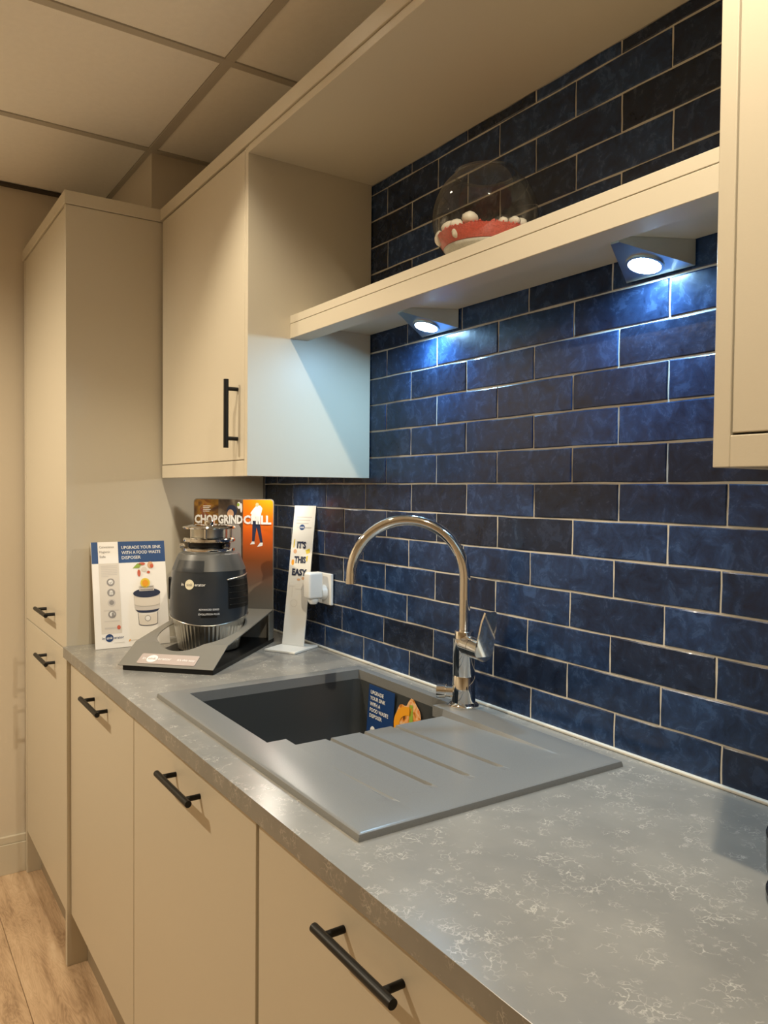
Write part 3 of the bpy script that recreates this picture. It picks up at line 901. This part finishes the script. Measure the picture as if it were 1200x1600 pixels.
tag(gvo, 'layer of red gravel above the sand in the glass bowl', 'gravel', kind='stuff')
mo = MB()
for i in range(60):
    a = rg.uniform(0, 2 * pi); r_ = 0.02 * sqrt(rg.random())
    p0 = Vector((bcx + 0.005 + r_ * cos(a), bcy + 0.04 + r_ * sin(a), bcz - 0.030))
    mo.cyl(p0, p0 + Vector((rg.uniform(-0.012, 0.012), rg.uniform(-0.012, 0.012), rg.uniform(0.004, 0.014))), 0.0009, n=4)
moo = mo.build('dry_moss', M['twig'])
tag(moo, 'small tuft of dry brown moss on the gravel in the bowl', 'moss', kind='stuff')
pm = bmesh.new()
bmesh.ops.create_icosphere(pm, subdivisions=2, radius=1.0)
for v in pm.verts:
    v.co *= 1 + 0.10 * sin(3 * v.co.x + 1) * cos(4 * v.co.y)
pme = bpy.data.meshes.new('white_pebble'); pm.to_mesh(pme); pm.free(); pme.materials.append(M['shell'])
pme.polygons.foreach_set('use_smooth', [True] * len(pme.polygons))
camdir = math.atan2(-1.073 - bcy, 0.7888 - bcx)
for k, (da, rr, zz, sx, sy, sz, lab) in enumerate([
        (-84, 0.083, -0.036, .011, .010, .014, 'white pebble pressed against the left side of the glass bowl'),
        (-68, 0.070, -0.022, .016, .012, .011, 'broad white pebble second from the left on the red gravel'),
        (-48, 0.068, -0.024, .013, .010, .010, 'white pebble just left of the largest one on the red gravel'),
        (-40, 0.076, -0.041, .011, .010, .012, 'white pebble sunk low into the front of the red gravel'),
        (-20, 0.074, -0.022, .017, .013, .012, 'largest egg shaped white pebble near the middle of the bowl'),
        (30, 0.062, -0.024, .011, .009, .008, 'small white pebble third from the right in the glass bowl'),
        (48, 0.070, -0.022, .012, .010, .009, 'white pebble second from the right in the glass bowl'),
        (64, 0.070, -0.021, .013, .011, .010, 'rightmost white pebble in the glass bowl')]):
    a = camdir + rad(da)
    o = bpy.data.objects.new('white_pebble', pme); COL.objects.link(o)
    o.location = (bcx + rr * cos(a), bcy + rr * sin(a), bcz + zz); o.scale = (sx, sy, sz); o.rotation_euler = (0, 0, a + pi / 2 + 0.3 * k)
    tag(o, lab, 'pebble', 'white pebbles in the glass bowl')

# ------------------------------------------------------------------ leaning advert card
card = thing('advert_card', (-1.407, -0.5463, W + 0.0008), 'white advert card with blue header leaning on the tall cabinet side', 'sign')
card.rotation_euler = Matrix.Rotation(rad(87.65), 3, 'Z').to_4x4().to_3x3().__matmul__(Matrix.Rotation(rad(-12.65), 3, 'X')).to_euler()
CW, CH = 0.2044, 0.297
def cu(u): return u * CW
def cv(v): return (1 - v) * CH
board(card, 'card_sheet', rect(0, CW, 0, CH), 0.004, M['paper'])
pshape(card, 'header_print', [rect(cu(.355), CW, cv(.205), CH), rect(0, cu(.085), cv(.205), CH)], M['blue'], 1)
pshape(card, 'column_print', [rect(cu(.085), cu(.355), cv(.865), cv(.205))], M['boxink'], 1)
for i, s in enumerate(('UPGRADE YOUR SINK', 'WITH A FOOD WASTE', 'DISPOSER')):
    ptext(card, s, cu(.40), cv(.072 + .049 * i), 0.0125, M['wprint'], 2, 0.012, width=(0.112, 0.110, 0.053)[i])
for i, s in enumerate(('Convenience', 'Hygienic', 'Safe')):
    ptext(card, s, cu(.105), cv(.058 + .046 * i), 0.0090, M['greyink'], 2, 0.01, width=(0.040, 0.029, 0.016)[i])
pshape(card, 'small_print', [rect(cu(.115), cu(.33 - .12 * (i == 6)), cv(.232 + .0165 * i), cv(.2275 + .0165 * i)) for i in range(7)] +
       [rect(cu(.13), cu(.33), cv(.652), cv(.647)), rect(cu(.13), cu(.33), cv(.752), cv(.747)), rect(cu(.13), cu(.29), cv(.822), cv(.806)),
        rect(cu(.24), cu(.38), cv(.955), cv(.951)), rect(cu(.46), cu(.62), cv(.945), cv(.941))], M['lightink'], 2)
for i, v in enumerate((.385, .483, .578, .688)):
    pshape(card, 'icon', [disc(cu(.235), cv(v), 0.0108)], M['greyink'] if i != 2 else M['lightink'], 2)
    pshape(card, 'icon_mark', [disc(cu(.235), cv(v) + 0.0005, 0.0066)] if i != 1 else [rect(cu(.235) - .005, cu(.235) + .005, cv(v) - .006, cv(v) + .001), disc(cu(.235), cv(v) + .002, .0045)], M['wprint'] if i != 2 else M['greyink'], 3)
pshape(card, 'icon_mark', [[(cu(.235) - .005, cv(.385)), (cu(.235) - .001, cv(.385) - .004), (cu(.235) + .006, cv(.385) + .004), (cu(.235) - .001, cv(.385) - .0015)]], M['greyink'], 4)
pshape(card, 'icon_mark', [[(cu(.235) - .002, cv(.688) - .007), (cu(.235) + .006, cv(.688) - .005), (cu(.235) + .004, cv(.688) + .006), (cu(.235) - .001, cv(.688) + .005)]], M['greyink'], 4)
pshape(card, 'flag_mark', [disc(cu(.315), cv(.812), 0.005, 0.006)], M['redprint'], 3)
logo(card, cu(.185), cv(.905), 0.0108, M['navy'], M['navy'], M['wprint'], 2)
pshape(card, 'leaf_mark', [[(cu(.435), cv(.955)), (cu(.455), cv(.95)), (cu(.465), cv(.93)), (cu(.445), cv(.935))]], M['orangeprint'], 2)
# picture of a disposer with food falling in
dcx = cu(.715)
pshape(card, 'pictured_body', [[(dcx - .037, cv(.52)), (dcx - .036, cv(.64)), (dcx - .033, cv(.66))] + disc(dcx, cv(.66), .033, .006, 12, pi, 2 * pi) + [(dcx + .036, cv(.64)), (dcx + .037, cv(.52))]], M['lightink'], 2)
pshape(card, 'pictured_top', [disc(dcx, cv(.505), .0385, .013), [(dcx - .036, cv(.652)), (dcx - .03, cv(.675))] + disc(dcx, cv(.675), .030, .006, 10, pi, 2 * pi) + [(dcx + .03, cv(.675)), (dcx + .036, cv(.652))] + disc(dcx, cv(.652), .036, .006, 10, 2 * pi, pi)], M['ink'], 3)
pshape(card, 'pictured_cup', [[(dcx - .028, cv(.69))] + disc(dcx, cv(.69), .028, .006, 10, pi, 2 * pi) + [(dcx + .0265, cv(.80))] + disc(dcx, cv(.80), .0265, .006, 10, 2 * pi, pi) + [(dcx - .0265, cv(.80))]], M['ink'], 2)
pshape(card, 'pictured_cup_face', [[(dcx - .0268, cv(.69))] + disc(dcx, cv(.69), .0268, .006, 10, pi, 2 * pi) + [(dcx + .0255, cv(.795))] + disc(dcx, cv(.795), .0255, .0055, 10, 2 * pi, pi) + [(dcx - .0255, cv(.795))]], M['boxink'], 3)
pshape(card, 'pictured_band', [[(dcx - .0355, cv(.60)), (dcx - .0355, cv(.525))] + disc(dcx, cv(.528), .0355, .008, 12, pi, 2 * pi) + [(dcx + .0355, cv(.525)), (dcx + .0355, cv(.60))] + disc(dcx, cv(.605), .0355, .008, 12, 2 * pi, pi)], M['boxink'], 4)
pshape(card, 'badge', [disc(dcx - .001, cv(.748), .0085)], M['greyink'], 4)
pshape(card, 'badge', [disc(dcx - .001, cv(.748), .0068)], M['wprint'], 5)
pshape(card, 'pictured_mount', [rect(dcx - .021, dcx + .021, cv(.485), cv(.435))], M['lightink'], 4)
pshape(card, 'pictured_mount', [rect(dcx - .018, dcx + .018, cv(.452), cv(.442)), rect(dcx - .018, dcx + .018, cv(.478), cv(.468))], M['greyink'], 5)
pshape(card, 'pictured_orange', [disc(dcx - .003, cv(.408), .0135, .014)], M['yellowprint'], 5)
pshape(card, 'pictured_orange', [disc(dcx - .003, cv(.410), .009, .0095)], M['orangeprint'], 6)
pshape(card, 'pictured_leaf', [[(dcx - .036, cv(.262)), (dcx - .022, cv(.215)), (dcx - .010, cv(.225)), (dcx - .018, cv(.262))]], M['greenprint'], 4)
pshape(card, 'pictured_peel', [disc(dcx - .010, cv(.222), .010, .004), disc(dcx - .019, cv(.31), .0045, .010), disc(dcx + .008, cv(.305), .0045, .004)], M['redprint'], 4)
pshape(card, 'pictured_peel', [disc(dcx + .014, cv(.235), .008, .010)], M['skinprint'], 4)
pshape(card, 'pictured_peel', [disc(dcx + .018, cv(.245), .005, .006)], M['redprint'], 5)
pshape(card, 'pictured_peel', [disc(dcx - .004, cv(.275), .008, .007)], M['boxink'], 4)

# ------------------------------------------------------------------ display stand with back panel
SA = rad(44.6)
stand = thing('display_stand', (-1.0422, -0.4606, W), 'grey metal display stand with an orange photo panel holding the waste disposer', 'display stand', SA)
LX0, LX1 = -0.138, 0.1105
MB().box(-0.126, LX1, 0.0, 0.425, 0.0005, 0.0115, 0.001, 1).build('base_plate', M['black'], stand, local=True)
# front slope and holed top plate
PY0, PZ0, PY1, PZ1 = 0.086, 0.055, 0.416, 0.096
ty_, cx_, rx_, ry_ = 0.255, -0.014, 0.1075, 0.122
def pz(y): return PZ0 + (PZ1 - PZ0) * (y - PY0) / (PY1 - PY0)
sm = MB()
prof_ = [(-0.002, 0.0128), (PY0, PZ0), (PY1, PZ1)]
th = 0.0026
low_ = [(PY1 + 0.0003, PZ1 - th), (PY0 + 0.0006, PZ0 - th), (-0.0008, 0.0116)]
ring_ = prof_ + low_
A = [sm.bm.verts.new((LX0, y_, z_)) for y_, z_ in ring_]; B = [sm.bm.verts.new((LX1, y_, z_)) for y_, z_ in ring_]
for quad in ((0, 1, 4, 5), (1, 2, 3, 4)):
    sm.bm.faces.new([A[i] for i in quad]); sm.bm.faces.new([B[i] for i in quad][::-1])
for i in range(6):
    j = (i + 1) % 6
    sm.bm.faces.new((A[i], B[i], B[j], A[j]))
sheet = sm.build('folded_sheet', M['stand'], stand, local=True)
cut = MB()
cut.prism([(cx_ + 0.1030 * cos(2 * pi * i / 72), 0.212 + 0.156 * sin(2 * pi * i / 72)) for i in range(72)], -0.05, 0.3)
cutter = cut.build('cutter', M['stand'], stand, local=True)
md = sheet.modifiers.new('hole', 'BOOLEAN'); md.operation = 'DIFFERENCE'; md.object = cutter; md.solver = 'EXACT'
dg = bpy.context.evaluated_depsgraph_get()
nm = bpy.data.meshes.new_from_object(sheet.evaluated_get(dg))
sheet.modifiers.clear(); sheet.data = nm
bpy.data.objects.remove(cutter)
MB().box(LX0, LX0 + 0.003, 0.385, 0.416, 0.0116, 0.088).build('side_bracket', M['stand'], stand, local=True)
MB().box(LX1 - 0.003, LX1, 0.385, 0.416, 0.0116, 0.088).build('side_bracket', M['stand'], stand, local=True)
# back panel
bp = board(stand, 'back_panel', rrect(LX0, LX1, 0.012, 0.415, 0.010), 0.004, M['stand'])
bp.location = (0, 0.417, 0)
PB = 0.094
def shift(o): return o
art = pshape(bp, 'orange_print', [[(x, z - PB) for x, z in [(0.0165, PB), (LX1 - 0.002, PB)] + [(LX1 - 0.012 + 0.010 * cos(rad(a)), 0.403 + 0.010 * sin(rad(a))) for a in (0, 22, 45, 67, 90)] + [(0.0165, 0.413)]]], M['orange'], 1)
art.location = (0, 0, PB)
pshape(bp, 'food_photo_print', [[(LX0 + 0.002, 0.16), (-0.060, 0.16), (-0.060, 0.413)] + [(LX0 + 0.012 + 0.010 * cos(rad(a)), 0.403 + 0.010 * sin(rad(a))) for a in (90, 112, 135, 157, 180)]], M['chop'], 1)
pshape(bp, 'kitchen_photo_print', [rect(-0.060, 0.0165, 0.16, 0.413)], M['grind'], 1)
pshape(bp, 'pictured_hair', [disc(-0.018, 0.380, 0.016, 0.017)], M['ink'], 2)
pshape(bp, 'pictured_face', [disc(-0.022, 0.372, 0.010, 0.012)], M['skinprint'], 3)
pshape(bp, 'pictured_shirt', [[(-0.045, 0.24), (0.012, 0.24), (0.010, 0.33), (-0.004, 0.352), (-0.03, 0.35), (-0.042, 0.32)]], M['greyink'], 2)
pshape(bp, 'pictured_greens', [disc(0.004, 0.396, 0.006, 0.010), disc(0.011, 0.389, 0.003, 0.014)], M['wprint'], 2)
pshape(bp, 'pictured_greens', [disc(0.002, 0.398, 0.004, 0.005)], M['greenprint'], 3)
pshape(bp, 'small_print', [rect(-0.108, -0.084 - 0.004 * (i % 2), 0.392 - 0.005 * i, 0.394 - 0.005 * i) for i in range(4)], M['wprint'], 2)
for s, x, w_ in (('CHOP', LX0 + 0.004, 0.0720), ('GRIND', -0.0605, 0.0765), ('CHILL', 0.0185, 0.0850)):
    ptext(bp, s, x, 0.3435, 0.0330, M['wprint'], 6, 0.045, width=w_)
fx = 0.058
pshape(bp, 'pictured_shirt', [[(fx - .012, 0.350), (fx + .010, 0.350), (fx + .014, 0.372), (fx + .018, 0.388), (fx + .012, 0.396), (fx + .001, 0.397), (fx - .008, 0.388), (fx - .019, 0.374), (fx - .014, 0.369)]], M['wprint'], 2)
pshape(bp, 'pictured_head', [disc(fx + .002, 0.3985, 0.005, 0.006)], M['skinprint'], 3)
pshape(bp, 'pictured_trousers', [[(fx - .012, 0.352), (fx + .010, 0.352), (fx + .0195, 0.289), (fx + .0125, 0.288), (fx + .0005, 0.333), (fx - .006, 0.291), (fx - .013, 0.291)]], M['ink'], 2)
pshape(bp, 'pictured_shoes', [[(fx - .019, 0.283), (fx - .005, 0.284), (fx - .006, 0.292), (fx - .013, 0.292)], [(fx + .002, 0.276), (fx + .019, 0.280), (fx + .020, 0.289), (fx + .012, 0.289)]], M['wprint'], 2)
# name plate on the front slope
npl = bpy.data.objects.new('name_plate', None)
np_m = board(stand, 'name_plate', rrect(-0.094, 0.058, 0.010, 0.048, 0.004), 0.001, M['pinkplate'])
np_m.location = (0, -0.002 - 0.0012 * sin(math.atan2(PZ0 - 0.0128, PY0 + 0.002)), 0.0128 + 0.0012)
np_m.rotation_euler = (-(pi / 2 - math.atan2(PZ0 - 0.0128, PY0 + 0.002)), 0, 0)
bpy.data.objects.remove(npl)
logo(np_m, -0.060, 0.029, 0.0140, M['wprint'], M['wprint'], M['pinkplate'], 1)
ptext(np_m, "It's this easy", 0.007, 0.0250, 0.0105, M['wprint'], 2, 0.012, width=0.046)

# ------------------------------------------------------------------ food waste disposer
dl = Vector((-1.0422, -0.4606, 0)) + Vector((cos(SA), sin(SA), 0)) * cx_ + Vector((-sin(SA), cos(SA), 0)) * 0.252
disp = thing('waste_disposer', (dl.x, dl.y, W + 0.0117), 'charcoal food waste disposer with chrome mount and fluted steel cup on the display stand', 'waste disposer', SA)
FL = 52
def flute(r, z, t):
    return r * (1 + 0.014 * (0.5 + 0.5 * math.tanh(4 * sin(FL * t))))
MB().lathe([(0.0, 0.0), (0.076, 0.0), (0.080, 0.004)] + [(0.080 + 0.019 * k / 8, 0.006 + 0.104 * k / 8) for k in range(9)], n=FL * 6, rmod=flute).build('fluted_cup', M['steel'], disp, smooth=30, local=True)
def body_r(z):
    pts = [(0.070, 0.1010), (0.105, 0.1045), (0.135, 0.1050), (0.17, 0.1035), (0.20, 0.1005), (0.218, 0.0970), (0.246, 0.0860), (0.258, 0.0800), (0.262, 0.0740)]
    for (z0, r0), (z1, r1) in zip(pts, pts[1:]):
        if z <= z1: return r0 + (r1 - r0) * max(0, (z - z0)) / (z1 - z0)
    return pts[-1][1]
def low_edge(t): return 0.085 + 0.009 * sin(2 * t + rad(48))
sb = MB()
nA = 96
zst = [0.0, 0.12, 0.28, 0.45, 0.62, 0.80, 1.0]
rings = []
for q in zst:
    ringv = []
    for k in range(nA):
        t = 2 * pi * k / nA
        z = low_edge(t) * (1 - q) + 0.216 * q
        ringv.append(sb.bm.verts.new((body_r(z) * cos(t), body_r(z) * sin(t), z)))
    rings.append(ringv)
inner = [sb.bm.verts.new((0.095 * cos(2 * pi * k / nA), 0.095 * sin(2 * pi * k / nA), low_edge(2 * pi * k / nA) + 0.004)) for k in range(nA)]
rings.insert(0, inner)
for A, B in zip(rings, rings[1:]):
    for k in range(nA):
        sb.bm.faces.new((A[k], A[(k + 1) % nA], B[(k + 1) % nA], B[k]))
sb.build('shell', M['disp'], disp, smooth=40, local=True)
MB().lathe([(body_r(0.216) + 0.0004, 0.216), (body_r(0.232), 0.232), (body_r(0.246), 0.246), (0.0800, 0.258), (0.074, 0.2615), (0.060, 0.2620), (0.0, 0.2620)], n=64).build('shoulder', M['disp2'], disp, smooth=30, local=True)
mb = MB(); mb.tube([((body_r(low_edge(t)) + 0.0008) * cos(t), (body_r(low_edge(t)) + 0.0008) * sin(t), low_edge(t) - 0.0005) for t in [2 * pi * k / 96 for k in range(97)]], 0.0017, 6)
mb.build('lower_trim', M['steel'], disp, smooth=True, local=True)
# dark facet over the left of the shoulder, black vent on the right
def patch(z0, z1, a0, a1, off, name, material, n=14, m=5):
    mb = MB()
    g = [[mb.bm.verts.new(((body_r(z0 + (z1 - z0) * j / m) + off) * cos(a0 + (a1 - a0) * i / n), (body_r(z0 + (z1 - z0) * j / m) + off) * sin(a0 + (a1 - a0) * i / n), z0 + (z1 - z0) * j / m)) for j in range(m + 1)] for i in range(n + 1)]
    for i in range(n):
        for j in range(m):
            mb.bm.faces.new((g[i][j], g[i + 1][j], g[i + 1][j + 1], g[i][j + 1]))
    return mb.build(name, material, disp, smooth=True, local=True)
patch(0.214, 0.244, rad(-128), rad(-74), 0.0008, 'facet', M['disp'])
vent = patch(0.118, 0.192, rad(-38), rad(12), 0.0009, 'vent', M['black'])
for q in range(4):
    z = 0.128 + 0.016 * q
    mb = MB()
    mb.tube([((body_r(z) + 0.0015) * cos(rad(a)), (body_r(z) + 0.0015) * sin(rad(a)), z) for a in range(-36, 11, 3)], 0.0016, 6)
    s_ = mb.build('vent_slat', M['black'], vent, smooth=True, local=True)
mb = MB(); mb.tube([((body_r(0.195) + 0.001) * cos(rad(a)), (body_r(0.195) + 0.001) * sin(rad(a)), 0.194 + 0.0002 * (a + 38)) for a in range(-39, 14, 3)], 0.0022, 8)
mb.build('vent_trim', M['steel'], disp, smooth=True, local=True)
mb = MB()
mb.box(-0.008, 0.008, -0.004, 0.010, -0.03, 0.03, 0.003)
bracket = mb.build('side_inlet', M['black'], disp, local=True)
bracket.location = (0.103 * cos(rad(-152)), 0.103 * sin(rad(-152)), 0.165); bracket.rotation_euler = (0, 0, rad(-152 + 90))
# chrome mounting assembly
MB().lathe([(0.0, 0.2622), (0.066, 0.2622), (0.068, 0.266), (0.068, 0.272), (0.060, 0.275), (0.0, 0.275)], n=56).build('lower_ring', M['chrome'], disp, smooth=35, local=True)
MB().lathe([(0.0, 0.276), (0.056, 0.276), (0.056, 0.288), (0.0, 0.288)], n=48).build('gasket', M['black'], disp, smooth=35, local=True)
MB().lathe([(0.0, 0.289), (0.066, 0.289), (0.069, 0.2915), (0.069, 0.297), (0.065, 0.3005), (0.0, 0.3005)], n=56).build('middle_ring', M['chrome'], disp, smooth=35, local=True)
MB().lathe([(0.0, 0.301), (0.048, 0.301), (0.048, 0.327), (0.0, 0.327)], n=48).build('sleeve', M['steel'], disp, smooth=35, local=True)
MB().lathe([(0.040, 0.334), (0.048, 0.335), (0.069, 0.331), (0.071, 0.328), (0.068, 0.325), (0.0, 0.3255)], n=56).lathe([(0.0, 0.334), (0.040, 0.334)], n=56).build('top_flange', M['chrome'], disp, smooth=35, local=True)
MB().lathe([(0.014, 0.334), (0.014, 0.341), (0.011, 0.346), (0.0, 0.347)], n=28).build('stopper_knob', M['chrome'], disp, smooth=35, local=True)
for k in range(3):
    a = rad(-75 + 120 * k)
    MB().cyl((0.062 * cos(a), 0.062 * sin(a), 0.298), (0.062 * cos(a), 0.062 * sin(a), 0.327), 0.0035, n=12).build('mount_screw', M['chrome'], disp, smooth=40, local=True)
for k in range(3):
    a = rad(-30 + 120 * k)
    mb = MB(); mb.cyl((0.064 * cos(a), 0.064 * sin(a), 0.279), (0.078 * cos(a), 0.078 * sin(a), 0.279), 0.0065, n=14)
    mb.build('tightening_lug', M['chrome'], disp, smooth=40, local=True)
def curved_text(s, ang0, z, size, material, off=0.0012, bold=0.01, align='CENTER'):
    me = text_mesh(s, size, bold, align)
    for v in me.vertices:
        zz = z + v.co.y
        r = body_r(zz) + off
        t = ang0 + v.co.x / r
        v.co = Vector((r * cos(t), r * sin(t), zz))
    me.materials.clear(); me.materials.append(material); me.name = 'lettering'
    o = bpy.data.objects.new('lettering', me); COL.objects.link(o); o.parent = disp
    return o
ba = rad(-95)
mb = MB()
mb.face([((body_r(0.183 + 0.013 * sin(t)) + 0.0008) * cos(ba + 0.013 * cos(t) / 0.103), (body_r(0.183 + 0.013 * sin(t)) + 0.0008) * sin(ba + 0.013 * cos(t) / 0.103), 0.183 + 0.013 * sin(t)) for t in [2 * pi * i / 28 for i in range(28)]])
mb.build('badge', mat('cream badge', (0.75, 0.70, 0.52), 0.35), disp, local=True)
curved_text('sink', ba, 0.1795, 0.011, M['greyink'], 0.0016)
curved_text('in', ba - 0.017 / 0.103, 0.1795, 0.011, M['wprint'], 0.0014, align='RIGHT')
curved_text('erator', ba + 0.015 / 0.103, 0.1795, 0.011, M['wprint'], 0.0014, align='LEFT')
ta = rad(-66)
curved_text('ADVANCED SERIES', ta, 0.1170, 0.0062, M['wprint'], 0.0014)
patch(0.0975, 0.1135, ta - 0.20, ta + 0.20, 0.0006, 'label_patch', M['black'], 8, 2)
curved_text('EVOLUTION PLUS', ta, 0.1045, 0.0068, M['wprint'], 0.0016)

# ------------------------------------------------------------------ slim sign stand
RS = rad(29)
sg = thing('sign_stand', (-1.143, -0.084, W), 'slim white upright sign on a square foot in front of the socket', 'sign', RS)
MB().box(-0.050, 0.050, -0.058, 0.058, 0.0004, 0.0060, 0.0008, 1).build('foot', M['foam'], sg, local=True)
pn = board(sg, 'sign_panel', rect(-0.0315, 0.0315, 0, 0.378), 0.003, M['foam'])
pn.location = (-0.0085, 0.0177, 0.0066)
pn.rotation_euler = (rad(-9.0), 0, 0)
pn.scale = (0.072 / 0.063, 1, 0.396 / 0.378)
pshape(pn, 'small_print', [rect(-0.022, 0.022 - 0.004 * i, 0.345 - 0.0085 * i, 0.3475 - 0.0085 * i) for i in range(3)], M['lightink'], 1)
logo(pn, -0.004, 0.3185, 0.0078, M['lightink'], M['blue'], M['wprint'], 1)
for s, z, w_ in (("IT'S", 0.262, 0.027), ('THIS', 0.222, 0.034), ('EASY', 0.188, 0.043)):
    ptext(pn, s, -0.001, z, 0.0235, M['ink'], 3, 0.045, 'CENTER', width=w_)
pshape(pn, 'pictured_peel', [disc(-0.018, 0.252, 0.005, 0.006)], M['skinprint'], 1)
pshape(pn, 'pictured_leaf', [[(0.012, 0.256), (0.024, 0.262), (0.026, 0.250), (0.016, 0.246)], [(0.016, 0.240), (0.021, 0.242), (0.020, 0.226), (0.017, 0.226)], [(-0.024, 0.285), (-0.021, 0.285), (-0.022, 0.262), (-0.025, 0.262)]], M['yellowprint'], 1)
pshape(pn, 'pictured_peel', [disc(0.012, 0.180, 0.004, 0.004)], M['skinprint'], 1)
pshape(pn, 'pictured_peel', [disc(0.0, 0.176, 0.005, 0.003)], M['skinprint'], 1)
pshape(pn, 'pictured_leaf', [disc(-0.022, 0.222, 0.004, 0.008)], M['orangeprint'], 1)
ln = [rect(-0.016, -0.0152, 0.128, 0.158), rect(-0.026, -0.010, 0.157, 0.158), rect(-0.026, -0.0254, 0.150, 0.168), rect(-0.008, 0.012, 0.150, 0.151), rect(0.012, 0.0126, 0.150, 0.168)]
for i in range(20):
    a0, a1 = 2 * pi * i / 20, 2 * pi * (i + 1) / 20
    ln.append([(-0.008 + .010 * cos(a0), 0.112 + .010 * sin(a0)), (-0.008 + .010 * cos(a1), 0.112 + .010 * sin(a1)), (-0.008 + .0093 * cos(a1), 0.112 + .0093 * sin(a1)), (-0.008 + .0093 * cos(a0), 0.112 + .0093 * sin(a0))])
pshape(pn, 'line_drawing', ln, M['lightink'], 1)

# ------------------------------------------------------------------ wall socket with plug-in adaptor
so = thing('wall_socket', (-1.098, -0.002, W + 0.17), 'white single wall socket on the blue tiles behind the slim sign', 'socket')
MB().box(-0.043, 0.043, -0.008, 0.0, -0.043, 0.043, 0.002).build('face_plate', M['white'], so, local=True)
ad = thing('plug_adaptor', (-1.092, -0.0105, W + 0.155), 'white plug in adaptor pushed into the wall socket', 'adaptor')
MB().cyl((0, 0.0, 0.005), (0, -0.013, 0.005), 0.021, 0.018, n=28).build('plug_disc', M['white'], ad, smooth=40, local=True)
MB().box(-0.0175, 0.0175, -0.056, -0.012, -0.010, 0.062, 0.007, 4).build('adaptor_body', M['white'], ad, smooth=40, local=True)
MB().lathe([(0.0, -0.026), (0.010, -0.025), (0.0145, -0.018), (0.0155, -0.0105), (0.0, -0.0105)], c=(0, -0.034, 0), n=24).build('lower_cap', M['white'], ad, smooth=50, local=True)

# ------------------------------------------------------------------ dark dish at the right edge
dp = thing('black_dish', (0.3955, -0.205, W), 'low black glazed round dish cut off at the right edge of the worktop', 'dish')
MB().lathe([(0.0, 0.0), (0.082, 0.0), (0.086, 0.004), (0.086, 0.010), (0.0815, 0.013), (0.0815, 0.030), (0.086, 0.034), (0.087, 0.072), (0.084, 0.074), (0.079, 0.072), (0.079, 0.012), (0.0, 0.010)], n=56).build('dish_wall', M['tub'], dp, smooth=35, local=True)
